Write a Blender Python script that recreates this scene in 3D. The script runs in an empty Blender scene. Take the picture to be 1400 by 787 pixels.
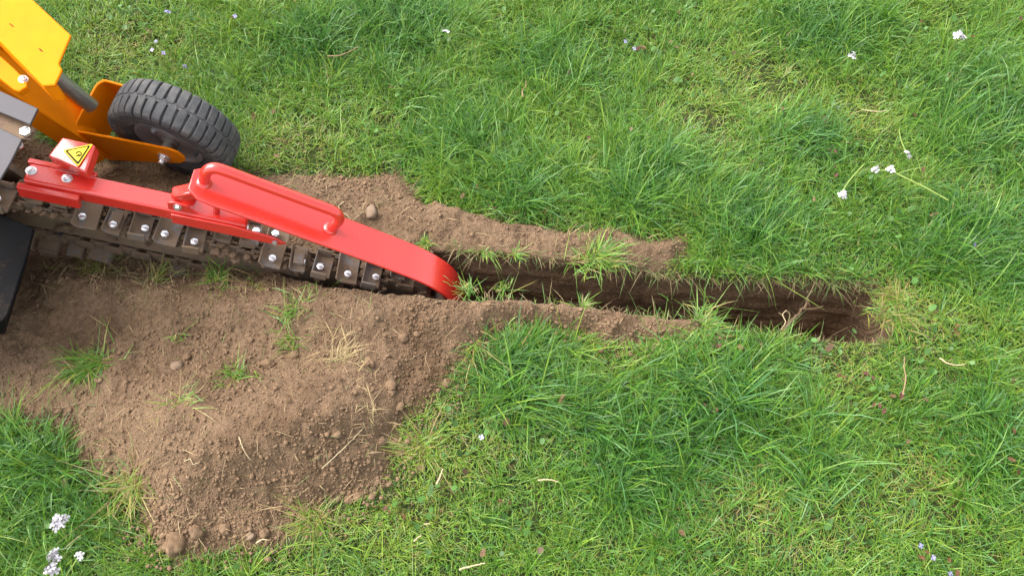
import bpy, bmesh, math, random
import numpy as np
from mathutils import Vector, Matrix

# ------------------------------------------------------------------ camera, sky, sun, exposure
scene = bpy.context.scene
CAM_H, CAM_PITCH, CAM_HFOV = 1.45, math.radians(60), 62.0
cam_data = bpy.data.cameras.new('camera')
cam_data.sensor_fit = 'HORIZONTAL'
cam_data.angle = math.radians(CAM_HFOV)
cam_data.clip_start, cam_data.clip_end = 0.02, 400
cam = bpy.data.objects.new('camera', cam_data)
scene.collection.objects.link(cam)
cam.location = (0, 0, CAM_H)
cam.rotation_euler = (math.pi / 2 - CAM_PITCH, 0, 0)
scene.camera = cam

SUN_EL, SUN_AZ = math.radians(57), math.radians(-72)     # azimuth measured from +Y towards +X
world = bpy.data.worlds.new('World'); scene.world = world
world.use_nodes = True
wn = world.node_tree.nodes; wl = world.node_tree.links
wn.clear()
sky = wn.new('ShaderNodeTexSky'); sky.sky_type = 'NISHITA'; sky.sun_disc = False
sky.sun_elevation = SUN_EL; sky.sun_rotation = SUN_AZ
sky.air_density = 1.0; sky.dust_density = 4.0; sky.ozone_density = 1.0
hs = wn.new('ShaderNodeHueSaturation'); hs.inputs['Saturation'].default_value = 0.25   # cloud cover
bg = wn.new('ShaderNodeBackground'); bg.inputs['Strength'].default_value = 0.15
wo = wn.new('ShaderNodeOutputWorld')
wl.new(sky.outputs[0], hs.inputs['Color']); wl.new(hs.outputs[0], bg.inputs['Color']); wl.new(bg.outputs[0], wo.inputs['Surface'])

sun_data = bpy.data.lights.new('sun', 'SUN'); sun_data.energy = 1.3; sun_data.angle = math.radians(42)
sun_data.color = (1.0, 0.96, 0.9)
sun = bpy.data.objects.new('sun', sun_data); scene.collection.objects.link(sun)
sd = Vector((math.sin(SUN_AZ) * math.cos(SUN_EL), math.cos(SUN_AZ) * math.cos(SUN_EL), math.sin(SUN_EL)))
sun.rotation_euler = sd.to_track_quat('Z', 'Y').to_euler(); sun.location = sd * 5
scene.view_settings.view_transform = 'Standard'; scene.view_settings.look = 'None'
scene.view_settings.gamma = 1.0; scene.view_settings.use_curve_mapping = False
scene.view_settings.exposure = 1.58
scene.cycles.max_bounces = 6; scene.cycles.diffuse_bounces = 3; scene.cycles.transmission_bounces = 4

# ------------------------------------------------------------------ frames and helpers
rng = np.random.default_rng(11)
random.seed(7)
FPX = 700 / math.tan(math.radians(CAM_HFOV / 2))
def at(px, py, z=0.0):
    """point of the ground (or of height z) that was measured at this spot of the photograph"""
    a, b = (px - 700) / FPX, (393.5 - py) / FPX
    d = (a, math.cos(CAM_PITCH) + b * math.sin(CAM_PITCH), -math.sin(CAM_PITCH) + b * math.cos(CAM_PITCH))
    t = (z - CAM_H) / d[2]
    return Vector((d[0] * t, d[1] * t, z))
OX, OY = 0.0, 0.83965                       # a point on the trench's centre line
YAW = math.radians(-4.4052)                 # heading of the trench
TU = np.array([math.cos(YAW), math.sin(YAW)]); TN = np.array([-math.sin(YAW), math.cos(YAW)])
def to_uv(x, y):
    dx, dy = x - OX, y - OY
    return dx * TU[0] + dy * TU[1], dx * TN[0] + dy * TN[1]
def to_xy(u, v): return OX + u * TU[0] + v * TN[0], OY + u * TU[1] + v * TN[1]
def loc(px, py, z):
    """same, in the trench / machine frame"""
    p = at(px, py, z); u, v = to_uv(p.x, p.y); return Vector((u, v, z))

col = scene.collection
def link(o, parent=None):
    col.objects.link(o)
    if parent is not None: o.parent = parent
    return o
def tag(o, label=None, cat=None, group=None, kind=None):
    if label: o['label'] = label
    if cat: o['category'] = cat
    if group: o['group'] = group
    if kind: o['kind'] = kind
    return o
def empty(name, location=(0, 0, 0), rz=0):
    o = bpy.data.objects.new(name, None); o.empty_display_size = 0.05
    o.location = location; o.rotation_euler = (0, 0, rz)
    return link(o)
def from_bm(name, bm, mat, parent=None, smooth=False, bevel=0, angle=35):
    bmesh.ops.recalc_face_normals(bm, faces=bm.faces)
    me = bpy.data.meshes.new(name); bm.to_mesh(me); bm.free()
    me.materials.append(mat)
    if smooth:
        me.shade_smooth()
        try: me.set_sharp_from_angle(angle=math.radians(angle))
        except Exception: pass
    o = bpy.data.objects.new(name, me); link(o, parent)
    if bevel:
        m = o.modifiers.new('bevel', 'BEVEL'); m.width = bevel; m.segments = 2; m.limit_method = 'ANGLE'
        m.angle_limit = math.radians(35)
        me.shade_smooth()
        try: me.set_sharp_from_angle(angle=math.radians(50))
        except Exception: pass
    return o
def from_np(name, verts, faces_flat, loop_tot, mat, parent=None, color=None, smooth=False):
    me = bpy.data.meshes.new(name)
    nv, nf = len(verts), len(loop_tot)
    me.vertices.add(nv); me.vertices.foreach_set('co', verts.astype(np.float32).ravel())
    me.loops.add(len(faces_flat)); me.loops.foreach_set('vertex_index', faces_flat.astype(np.int32))
    st = np.zeros(nf, np.int32); st[1:] = np.cumsum(loop_tot)[:-1]
    me.polygons.add(nf); me.polygons.foreach_set('loop_start', st)
    try: me.polygons.foreach_set('loop_total', loop_tot.astype(np.int32))
    except Exception: pass
    if smooth: me.polygons.foreach_set('use_smooth', np.ones(nf, bool))
    me.update(calc_edges=True)
    if color is not None:
        a = me.color_attributes.new('col', 'FLOAT_COLOR', 'POINT')
        c4 = np.ones((nv, 4), np.float32); c4[:, :3] = color
        a.data.foreach_set('color', c4.ravel())
    me.materials.append(mat)
    o = bpy.data.objects.new(name, me)
    return link(o, parent)

_tab = np.random.default_rng(5).random((256, 256))
def vnoise(x, y, s=0):
    x = np.asarray(x, float) + s * 17.31; y = np.asarray(y, float) + s * 9.73
    xi = np.floor(x).astype(int); yi = np.floor(y).astype(int)
    fx = x - xi; fy = y - yi
    fx = fx * fx * fx * (fx * (fx * 6 - 15) + 10); fy = fy * fy * fy * (fy * (fy * 6 - 15) + 10)
    a = _tab[xi & 255, yi & 255]; b = _tab[(xi + 1) & 255, yi & 255]
    c = _tab[xi & 255, (yi + 1) & 255]; d = _tab[(xi + 1) & 255, (yi + 1) & 255]
    return (a * (1 - fx) + b * fx) * (1 - fy) + (c * (1 - fx) + d * fx) * fy
def fbm(x, y, f, o=4, s=0, g=0.5):
    t = 0; A = 1; n = 0
    for i in range(o):
        t = t + A * (vnoise(x * f, y * f, s + i * 3) - 0.5); n += A; A *= g; f *= 2.03
    return t / n * 2
def sstep(a, b, x):
    t = np.clip((x - a) / (b - a), 0, 1); return t * t * (3 - 2 * t)

# ------------------------------------------------------------------ materials
def mat_new(name):
    m = bpy.data.materials.new(name); m.use_nodes = True
    nt = m.node_tree; nt.nodes.clear()
    out = nt.nodes.new('ShaderNodeOutputMaterial')
    return m, nt, out
def N(nt, t, **kw):
    n = nt.nodes.new(t)
    for k, v in kw.items():
        if k in n.inputs: n.inputs[k].default_value = v
        else: setattr(n, k, v)
    return n
def noise(nt, vec, scale, detail=4, rough=0.6):
    n = N(nt, 'ShaderNodeTexNoise', Scale=scale, Detail=detail, Roughness=rough)
    nt.links.new(vec, n.inputs['Vector']); return n
def ramp(nt, fac, stops):
    r = nt.nodes.new('ShaderNodeValToRGB')
    while len(r.color_ramp.elements) < len(stops): r.color_ramp.elements.new(0.5)
    for e, (p, c) in zip(r.color_ramp.elements, stops):
        e.position = p; e.color = (*c, 1)
    nt.links.new(fac, r.inputs[0]); return r
def mixc(nt, fac, a, b):
    m = nt.nodes.new('ShaderNodeMix'); m.data_type = 'RGBA'
    for sock, v in ((m.inputs[0], fac), (m.inputs[6], a), (m.inputs[7], b)):
        if hasattr(v, 'links'): nt.links.new(v, sock)
        elif isinstance(v, (int, float)): sock.default_value = v
        else: sock.default_value = (*v, 1)
    return m.outputs[2]

def paint(name, rgb, rough=0.3, coat=0.6, dirt=0.35, dirt_col=(0.16, 0.10, 0.06), spec=0.5):
    m, nt, out = mat_new(name)
    tc = N(nt, 'ShaderNodeTexCoord'); v = tc.outputs['Object']
    n1 = noise(nt, v, 9, 6, 0.65); n2 = noise(nt, v, 160, 3, 0.6); n3 = noise(nt, v, 30, 4, 0.7)
    base = mixc(nt, ramp(nt, n3.outputs['Fac'], [(0.35, (0, 0, 0)), (0.75, (1, 1, 1))]).outputs[0], rgb, tuple(c * 0.88 for c in rgb))
    mul = N(nt, 'ShaderNodeMath', operation='MULTIPLY')
    nt.links.new(ramp(nt, n1.outputs['Fac'], [(0.52, (0, 0, 0)), (0.78, (1, 1, 1))]).outputs[0], mul.inputs[0])
    nt.links.new(ramp(nt, n2.outputs['Fac'], [(0.45, (0, 0, 0)), (0.7, (1, 1, 1))]).outputs[0], mul.inputs[1])
    mul2 = N(nt, 'ShaderNodeMath', operation='MULTIPLY'); mul2.inputs[1].default_value = dirt
    nt.links.new(mul.outputs[0], mul2.inputs[0])
    c = mixc(nt, mul2.outputs[0], base, dirt_col)
    p = N(nt, 'ShaderNodeBsdfPrincipled', Roughness=rough)
    p.inputs['Specular IOR Level'].default_value = spec; p.inputs['Coat Weight'].default_value = coat; p.inputs['Coat Roughness'].default_value = 0.12; p.inputs['Coat IOR'].default_value = 1.6
    nt.links.new(c, p.inputs['Base Color'])
    rr = N(nt, 'ShaderNodeMath', operation='MULTIPLY_ADD'); rr.inputs[1].default_value = 0.5; rr.inputs[2].default_value = rough
    nt.links.new(mul2.outputs[0], rr.inputs[0]); nt.links.new(rr.outputs[0], p.inputs['Roughness'])
    b = N(nt, 'ShaderNodeBump', Strength=0.06, Distance=0.002); nt.links.new(noise(nt, v, 220, 2).outputs['Fac'], b.inputs['Height'])
    nt.links.new(b.outputs[0], p.inputs['Normal']); nt.links.new(p.outputs[0], out.inputs[0])
    return m
def varied(nt):
    """object coordinates, shifted for each object so that copies do not share their wear"""
    tc = N(nt, 'ShaderNodeTexCoord'); oi = N(nt, 'ShaderNodeObjectInfo'); va = N(nt, 'ShaderNodeVectorMath', operation='MULTIPLY_ADD')
    nt.links.new(oi.outputs['Random'], va.inputs[0]); va.inputs[1].default_value = (17.0, 9.0, 5.0); nt.links.new(tc.outputs['Object'], va.inputs[2])
    return va.outputs[0]
def metal(name, rgb, rough=0.35, metallic=1.0, mud=0.5):
    m, nt, out = mat_new(name)
    v = varied(nt)
    n1 = noise(nt, v, 70, 6, 0.7); n2 = noise(nt, v, 22, 3)
    add = N(nt, 'ShaderNodeMath', operation='ADD'); n1h = N(nt, 'ShaderNodeMath', operation='MULTIPLY_ADD'); n1h.inputs[1].default_value = 0.5; n1h.inputs[2].default_value = 0.0
    nt.links.new(n1.outputs['Fac'], n1h.inputs[0]); nt.links.new(n1h.outputs[0], add.inputs[0]); n2h = N(nt, 'ShaderNodeMath', operation='MULTIPLY'); n2h.inputs[1].default_value = 0.5; nt.links.new(n2.outputs['Fac'], n2h.inputs[0]); nt.links.new(n2h.outputs[0], add.inputs[1])
    k = ramp(nt, add.outputs[0], [(0.72 - 0.42 * mud, (0, 0, 0)), (0.86 - 0.42 * mud, (1, 1, 1))])
    c = mixc(nt, k.outputs[0], rgb, (0.165, 0.110, 0.070))
    p = N(nt, 'ShaderNodeBsdfPrincipled'); nt.links.new(c, p.inputs['Base Color'])
    mm = N(nt, 'ShaderNodeMath', operation='MULTIPLY_ADD'); mm.inputs[1].default_value = -metallic; mm.inputs[2].default_value = metallic
    nt.links.new(k.outputs[0], mm.inputs[0]); nt.links.new(mm.outputs[0], p.inputs['Metallic'])
    mr = N(nt, 'ShaderNodeMath', operation='MULTIPLY_ADD'); mr.inputs[1].default_value = 0.5; mr.inputs[2].default_value = rough
    nt.links.new(k.outputs[0], mr.inputs[0]); nt.links.new(mr.outputs[0], p.inputs['Roughness'])
    b = N(nt, 'ShaderNodeBump', Strength=0.4, Distance=0.003); nt.links.new(n1.outputs['Fac'], b.inputs['Height'])
    nt.links.new(b.outputs[0], p.inputs['Normal']); nt.links.new(p.outputs[0], out.inputs[0])
    return m
def rubber_mat():
    m, nt, out = mat_new('rubber')
    v = varied(nt)
    n1 = noise(nt, v, 30, 6, 0.7); n2 = noise(nt, v, 300, 2)
    c = ramp(nt, n1.outputs['Fac'], [(0.3, (0.045, 0.046, 0.049)), (0.5, (0.080, 0.080, 0.082)), (0.64, (0.125, 0.118, 0.11)), (0.78, (0.19, 0.15, 0.11))])
    p = N(nt, 'ShaderNodeBsdfPrincipled', Roughness=0.75); nt.links.new(c.outputs[0], p.inputs['Base Color'])
    b = N(nt, 'ShaderNodeBump', Strength=0.3, Distance=0.002); nt.links.new(n2.outputs['Fac'], b.inputs['Height'])
    nt.links.new(b.outputs[0], p.inputs['Normal']); nt.links.new(p.outputs[0], out.inputs[0]); return m
def blade_mat(name, trans=0.35, rough=0.42):
    m, nt, out = mat_new(name)
    at_ = N(nt, 'ShaderNodeAttribute', attribute_name='col')
    p = N(nt, 'ShaderNodeBsdfPrincipled', Roughness=rough); p.inputs['Specular IOR Level'].default_value = 0.5
    nt.links.new(at_.outputs['Color'], p.inputs['Base Color'])
    g = N(nt, 'ShaderNodeMix', data_type='RGBA', blend_type='MULTIPLY'); g.inputs[0].default_value = 1
    nt.links.new(at_.outputs['Color'], g.inputs[6]); g.inputs[7].default_value = (1.25, 1.15, 0.6, 1)
    t = N(nt, 'ShaderNodeBsdfTranslucent'); nt.links.new(g.outputs[2], t.inputs['Color'])
    mx = N(nt, 'ShaderNodeMixShader'); mx.inputs[0].default_value = trans
    nt.links.new(p.outputs[0], mx.inputs[1]); nt.links.new(t.outputs[0], mx.inputs[2]); nt.links.new(mx.outputs[0], out.inputs[0])
    return m
def plain(name, rgb, rough=0.6, var=0.25, scale=60, bump=0.2, spec=0.3):
    m, nt, out = mat_new(name)
    tc = N(nt, 'ShaderNodeTexCoord'); v = tc.outputs['Object']
    n = noise(nt, v, scale, 5, 0.65)
    c = mixc(nt, n.outputs['Fac'], tuple(min(1, k * (1 - var)) for k in rgb), tuple(min(1, k * (1 + var)) for k in rgb))
    p = N(nt, 'ShaderNodeBsdfPrincipled', Roughness=rough); p.inputs['Specular IOR Level'].default_value = spec
    nt.links.new(c, p.inputs['Base Color'])
    if bump:
        b = N(nt, 'ShaderNodeBump', Strength=bump, Distance=0.003); nt.links.new(n.outputs['Fac'], b.inputs['Height'])
        nt.links.new(b.outputs[0], p.inputs['Normal'])
    nt.links.new(p.outputs[0], out.inputs[0]); return m

SOIL_A, SOIL_B, SOIL_C = (0.140, 0.086, 0.049), (0.208, 0.135, 0.082), (0.32, 0.235, 0.155)
def soil_nodes(nt, v):
    n1 = noise(nt, v, 7, 5, 0.6); n2 = noise(nt, v, 120, 4, 0.7); n3 = noise(nt, v, 420, 2, 0.6)
    a = ramp(nt, n1.outputs['Fac'], [(0.3, SOIL_A), (0.5, SOIL_B), (0.75, (0.238, 0.157, 0.095))])
    g = ramp(nt, n2.outputs['Fac'], [(0.3, (0.62, 0.60, 0.58)), (0.55, (1, 1, 1)), (0.8, (1.2, 1.2, 1.2))])
    m = N(nt, 'ShaderNodeMix', data_type='RGBA', blend_type='MULTIPLY'); m.inputs[0].default_value = 1
    nt.links.new(a.outputs[0], m.inputs[6]); nt.links.new(g.outputs[0], m.inputs[7])
    k = ramp(nt, n3.outputs['Fac'], [(0.70, (0, 0, 0)), (0.78, (1, 1, 1))])
    k2 = N(nt, 'ShaderNodeMath', operation='MULTIPLY'); k2.inputs[1].default_value = 0.5; nt.links.new(k.outputs[0], k2.inputs[0])
    return mixc(nt, k2.outputs[0], m.outputs[2], SOIL_C), n2, n3
def ground_mat():
    m, nt, out = mat_new('ground')
    tc = N(nt, 'ShaderNodeTexCoord'); v = tc.outputs['Object']
    sc, n2, n3 = soil_nodes(nt, v)
    att = N(nt, 'ShaderNodeAttribute', attribute_name='col')      # R loose soil, G far lawn
    sep = N(nt, 'ShaderNodeSeparateColor'); nt.links.new(att.outputs['Color'], sep.inputs[0])
    nl = noise(nt, v, 26, 6, 0.7)
    under = ramp(nt, nl.outputs['Fac'], [(0.3, (0.022, 0.032, 0.010)), (0.5, (0.040, 0.058, 0.016)), (0.7, (0.09, 0.08, 0.04))])
    nf = noise(nt, v, 60, 8, 0.75)
    farg = ramp(nt, nf.outputs['Fac'], [(0.3, (0.025, 0.06, 0.01)), (0.5, (0.06, 0.14, 0.02)), (0.7, (0.11, 0.20, 0.04))])
    lawn = mixc(nt, sep.outputs[1], under.outputs[0], farg.outputs[0])
    c = mixc(nt, sep.outputs[0], lawn, sc)
    p = N(nt, 'ShaderNodeBsdfPrincipled', Roughness=0.95); p.inputs['Specular IOR Level'].default_value = 0.15
    nt.links.new(c, p.inputs['Base Color'])
    ad = N(nt, 'ShaderNodeMath', operation='MULTIPLY_ADD'); ad.inputs[1].default_value = 0.35
    nt.links.new(n3.outputs['Fac'], ad.inputs[0]); nt.links.new(n2.outputs['Fac'], ad.inputs[2])
    b = N(nt, 'ShaderNodeBump', Strength=1.0, Distance=0.009); nt.links.new(ad.outputs[0], b.inputs['Height'])
    nt.links.new(b.outputs[0], p.inputs['Normal']); nt.links.new(p.outputs[0], out.inputs[0]); return m
def clod_mat():
    m, nt, out = mat_new('soil_clod')
    tc = N(nt, 'ShaderNodeTexCoord'); sc, n2, n3 = soil_nodes(nt, tc.outputs['Object'])
    p = N(nt, 'ShaderNodeBsdfPrincipled', Roughness=0.95); p.inputs['Specular IOR Level'].default_value = 0.15
    nt.links.new(sc, p.inputs['Base Color'])
    b = N(nt, 'ShaderNodeBump', Strength=0.7, Distance=0.004); nt.links.new(n2.outputs['Fac'], b.inputs['Height'])
    nt.links.new(b.outputs[0], p.inputs['Normal']); nt.links.new(p.outputs[0], out.inputs[0]); return m

M = dict(
    red=paint('red_paint', (0.70, 0.030, 0.020), 0.25, 0.8, 0.30, spec=0.6),
    yellow=paint('yellow_paint', (0.84, 0.228, 0.001), 0.55, 0.0, 0.28, spec=0.10),
    grey=paint('grey_paint', (0.060, 0.055, 0.062), 0.55, 0.0, 0.4, spec=0.4),
    black=paint('black_paint', (0.006, 0.006, 0.007), 0.75, 0.0, 0.5, spec=0.12),
    rim=metal('dark_rim', (0.50, 0.51, 0.53), 0.36, 0.6, 0.10),
    steel=metal('muddy_steel', (0.20, 0.195, 0.20), 0.55, 0.7, 0.86),
    dark=metal('dark_steel', (0.08, 0.075, 0.07), 0.6, 0.5, 0.95),
    shaft=metal('worn_shaft', (0.34, 0.33, 0.29), 0.4, 0.8, 0.35),
    zinc=metal('zinc_bolt', (0.80, 0.81, 0.83), 0.28, 0.85, 0.12),
    rubber=rubber_mat(), ground=ground_mat(), clod=clod_mat(),
    blade=blade_mat('grass_blade'), straw=blade_mat('straw_blade', 0.2, 0.6), leaf=blade_mat('small_leaf', 0.3, 0.5),
    stone=plain('pale_stone', (0.22, 0.152, 0.102), 0.8, 0.3, 40), stone2=plain('white_stone', (0.45, 0.37, 0.30), 0.8, 0.35, 50),
    petal=plain('white_petal', (0.62, 0.59, 0.64), 0.5, 0.08, 200, 0), mauve=plain('mauve_petal', (0.50, 0.46, 0.78), 0.5, 0.2, 200, 0),
    heart=plain('flower_heart', (0.5, 0.45, 0.08), 0.6), stem=plain('green_stem', (0.22, 0.30, 0.07), 0.5, 0.2, 80, 0),
    dead=plain('dead_leaf', (0.20, 0.105, 0.05), 0.7, 0.5, 160), deadpink=plain('reddish_leaf', (0.18, 0.085, 0.06), 0.6, 0.5, 160),
    tan=plain('tan_leaf', (0.27, 0.175, 0.095), 0.7, 0.45, 160), palestalk=plain('pale_stalk', (0.42, 0.34, 0.20), 0.6, 0.2, 90),
    root=plain('brown_root', (0.14, 0.09, 0.052), 0.8, 0.35, 90), sticker=plain('sticker_yellow', (0.86, 0.66, 0.03), 0.35, 0.05, 40, 0),
    mud=plain('wet_mud', (0.115, 0.072, 0.043), 0.8, 0.4, 90, 0.6),
    ink=plain('sticker_black', (0.010, 0.009, 0.007), 0.7, 0.1, 40, 0, 0.1), greenleaf=plain('green_leaf', (0.10, 0.19, 0.05), 0.5, 0.3, 120),
)

# ------------------------------------------------------------------ ground: lawn, loose soil, trench
poly_px = [(-420, 130), (0, 165), (70, 192), (130, 216), (330, 229), (480, 235), (555, 231), (570, 255), (590, 288), (650, 300), (690, 306), (770, 322),
           (860, 318), (935, 332), (940, 352), (890, 366), (930, 380), (1005, 440), (1012, 452), (965, 455), (870, 468), (800, 458),
           (740, 448), (668, 455), (640, 500), (602, 543), (560, 575), (542, 600), (530, 650), (470, 688), (405, 712), (372, 738), (290, 752),
           (245, 767), (217, 757), (195, 690), (128, 645), (105, 602), (60, 592), (0, 572), (-420, 690)]
POLY = np.array([[*at(px, py)[:2]] for px, py in poly_px])
def soil_sd(x, y):
    """signed distance to the spread of loose soil, positive inside"""
    sh = x.shape; x = x.ravel(); y = y.ravel()
    x = x + 0.022 * fbm(x, y, 14, 3, 21); y = y + 0.022 * fbm(x, y, 14, 3, 33)
    dmin = np.full(x.shape, 1e9); ins = np.zeros(x.shape, bool)
    n = len(POLY)
    for i in range(n):
        a = POLY[i]; b = POLY[(i + 1) % n]; e = b - a
        t = np.clip(((x - a[0]) * e[0] + (y - a[1]) * e[1]) / (e @ e), 0, 1)
        dmin = np.minimum(dmin, (x - a[0] - t * e[0]) ** 2 + (y - a[1] - t * e[1]) ** 2)
        c = (a[1] > y) != (b[1] > y)
        with np.errstate(divide='ignore', invalid='ignore'):
            xi = (b[0] - a[0]) * (y - a[1]) / (b[1] - a[1]) + a[0]
        ins ^= c & (x < xi)
    return (np.where(ins, 1, -1) * np.sqrt(dmin)).reshape(sh)
def seg_dist(x, y, a, b):
    a = np.array(a[:2]); b = np.array(b[:2]); e = b - a
    t = np.clip(((x - a[0]) * e[0] + (y - a[1]) * e[1]) / (e @ e), 0, 1)
    return np.hypot(x - a[0] - t * e[0], y - a[1] - t * e[1])
HEAP_A, HEAP_B = at(265, 622), at(470, 606)
def height(x, y, sdv=None):
    x = np.asarray(x, float); y = np.asarray(y, float)
    if sdv is None: sdv = soil_sd(x, y)
    u, v = to_uv(x, y)
    far = sstep(3.5, 2.2, np.hypot(x, y - 0.9))
    h = far * (0.014 * fbm(x, y, 2.3, 3, 2) + 0.006 * fbm(x, y, 14, 2, 4))
    m = sstep(-0.004, 0.035, sdv)
    s = 0.014 + 0.008 * fbm(x, y, 9, 3, 8)
    # the heap thrown out towards the viewer: a steep front below a rounded crest
    dh = seg_dist(x, y, HEAP_A, HEAP_B)
    s = s + 0.092 * np.exp(-(dh / 0.112) ** 2) * sstep(-0.01, 0.13, sdv)
    s = s + 0.025 * np.exp(-(seg_dist(x, y, at(30, 470), at(180, 520)) / 0.10) ** 2)
    # banks along the cut
    amp_n = 0.040 * sstep(0.50, 0.10, u) + 0.012
    s = s + amp_n * np.exp(-((v + 0.105) / 0.055) ** 2) * sstep(0.62, 0.40, u)
    amp_f = 0.040 * sstep(0.18, -0.15, u) + 0.012
    s = s + amp_f * np.exp(-((v - 0.135) / 0.060) ** 2) * sstep(0.45, 0.30, u)
    s = s - 0.02 * sstep(0.1, 0.17, v) * sstep(-0.55, -0.7, u)
    s = s + 0.012 * fbm(x, y, 22, 4, 12) + 0.0055 * np.abs(fbm(x, y, 55, 3, 16, 0.7)) + 0.003 * fbm(x, y, 110, 1, 18)
    return h + m * np.maximum(s, 0.004) - 0.012 * (1 - m) * sstep(0.02, 0.0, np.abs(np.abs(v) - 0.06))
U_END = 0.746
def half_w(u, side):
    n = 0.006 * fbm(u, np.full_like(u, side * 3.3), 11, 4, 40 + side) + 0.006 * fbm(u, np.full_like(u, side * 1.7), 3.1, 2, 50 + side)
    r = 0.045
    w = 0.058 + 0.013 * sstep(0.25, 0.6, u) + n
    e = np.clip((u - (U_END - r)) / r, 0, 1); w = w * np.sqrt(np.clip(1 - e * e, 0, 1))
    w = w * sstep(-0.52, -0.30, u)
    return np.maximum(w, 0.0015)
def z_chain(u): return 0.053 - 0.308 * (u + 0.339)          # height of the chain's top run
def depth(u):
    d = np.clip(-(z_chain(u) - 0.125), 0.0, 0.28); d = d + (0.28 - d) * sstep(-0.30, -0.08, u)
    d = d + 0.012 * fbm(u, u * 0, 7, 3, 60)
    return d * sstep(U_END + 0.002, U_END - 0.006, u) ** 0.5 * sstep(-0.52, -0.38, u)

def axis(f, fine, step, mid, end):
    a = list(np.arange(0, fine, step)); x = a[-1]
    while x < mid: x += step * 4; a.append(x)
    g = step * 8
    while x < end: x += g; g *= 1.6; a.append(min(x, end))
    return np.array(a)
STEP = 0.005
hneg = axis(None, 1.22, STEP, 2.7, 80); hpos = axis(None, 0.80, STEP, 2.7, 80)
ucols = np.concatenate([-hneg[::-1][:-1], hpos])
sfar = axis(None, 0.34, STEP, 2.2, 80); snear = axis(None, 0.62, STEP, 1.7, 80)
nwall, nfloor = 50, 9
rows = []
wf_, wn_ = half_w(ucols, 1), half_w(ucols, -1)
zero = np.zeros_like(ucols)
X, Y_, Z_, SO = [], [], [], []
def outside(s, side):
    v = side * ((wf_ if side > 0 else wn_) + s)
    x, y = to_xy(ucols, v); q = soil_sd(x, y); return x, y, height(x, y, q), q
for s in snear[::-1]:
    x, y, z, q = outside(s, -1); X.append(x); Y_.append(y); Z_.append(z); SO.append(sstep(-0.012, 0.012, q))
zn = Z_[-1]; 
xf, yf, zf, qf = outside(0.0, 1)
dep = depth(ucols); zmean = (zn + zf) / 2
active = sstep(-0.02, 0.03, dep) * sstep(-0.52, -0.40, ucols)
floor = zmean * (1 - 0.7 * active) - dep * active
def wall(side, ztop):
    out = []
    for k in range(1, nwall + 1):
        t = k / (nwall + 1.0)
        z = ztop * (1 - t) + floor * t
        w = wf_ if side > 0 else wn_
        # grooves left by the teeth run along the wall, the lip is ragged
        strata = 0.0036 * fbm(ucols * 5.0, z * 75, 1.0, 3, 70) + 0.005 * fbm(ucols, z, 26, 3, 75) + 0.010 * fbm(ucols, z, 6, 2, 78)
        lip = 0.010 * np.exp(-((t - 0.16) / 0.10) ** 2)
        v = side * np.maximum(w + active * (strata + lip - 0.004 * t), 0.001)
        x, y = to_xy(ucols, v); out.append((x, y, z))
    return out
for (x, y, z) in wall(-1, zn): X.append(x); Y_.append(y); Z_.append(z); SO.append(zero + 1)
for k in range(nfloor):
    t = (k + 0.5) / nfloor; v = -wn_ * (1 - t) + wf_ * t
    x, y = to_xy(ucols, v)
    z = floor + active * (0.010 * fbm(x, y, 18, 4, 81) + 0.014 * (2 * t - 1) ** 4); X.append(x); Y_.append(y); Z_.append(z); SO.append(zero + 1)
for (x, y, z) in wall(1, zf)[::-1]: X.append(x); Y_.append(y); Z_.append(z); SO.append(zero + 1)
for s in sfar:
    x, y, z, q = outside(s, 1); X.append(x); Y_.append(y); Z_.append(z); SO.append(sstep(-0.012, 0.012, q))
X = np.array(X); Y_ = np.array(Y_); Z_ = np.array(Z_); SO = np.array(SO)
nr, nc = X.shape
idx = np.arange(nr * nc).reshape(nr, nc)
quads = np.stack([idx[:-1, :-1], idx[:-1, 1:], idx[1:, 1:], idx[1:, :-1]], -1).reshape(-1, 4)
farl = sstep(0.08, 0.45, np.maximum(np.maximum(np.abs(X) - (0.842 + 0.3 * np.clip(Y_ - 0.29, 0, 1.6)), Y_ - 1.65), 0.29 - Y_)) * (1 - SO)
gcol = np.stack([SO * (1 - farl), farl, farl * 0], -1).reshape(-1, 3)
ground = from_np('ground', np.stack([X, Y_, Z_], -1).reshape(-1, 3), quads.ravel(), np.full(len(quads), 4), M['ground'], color=gcol, smooth=True)
tag(ground, 'lawn ground with brown loose soil thrown out of a narrow trench', 'ground', kind='structure')

# ------------------------------------------------------------------ blades of grass
def blades(root, az, L, w, tilt, bend, colr, zmin=None):
    """n tapering, bent blades: 3 segments, 7 vertices, 5 faces' worth of triangles each"""
    n = len(L); seg = 3
    d = np.stack([np.cos(az), np.sin(az), np.zeros(n)], -1)
    tw = az + math.pi / 2 + rng.normal(0, 0.5, n)
    side = np.stack([np.cos(tw), np.sin(tw), rng.normal(0, 0.25, n)], -1)
    p = root.copy(); V = np.zeros((n, 7, 3)); wid = [0.55, 1.0, 0.75]
    for i in range(seg + 1):
        if i < seg:
            h = side * (w * 0.5 * wid[i])[:, None]
            V[:, 2 * i] = p - h; V[:, 2 * i + 1] = p + h
            a = tilt + bend * (i + 0.5) / seg
            step = d * np.sin(a)[:, None]; step[:, 2] = np.cos(a)
            p = p + step * (L / seg)[:, None]
            if zmin is not None: p[:, 2] = np.maximum(p[:, 2], zmin)
        else: V[:, 6] = p
    base = (np.arange(n) * 7)[:, None]
    f4 = np.concatenate([base + np.array([0, 1, 3, 2]), base + np.array([2, 3, 5, 4])], 1)
    f3 = base + np.array([4, 5, 6])
    flat = np.concatenate([f4, f3], 1).ravel(); tot = np.tile(np.array([4, 4, 3]), n)
    c = np.repeat(colr[:, None, :], 7, 1)
    return V.reshape(-1, 3), flat, tot, c.reshape(-1, 3)

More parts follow.
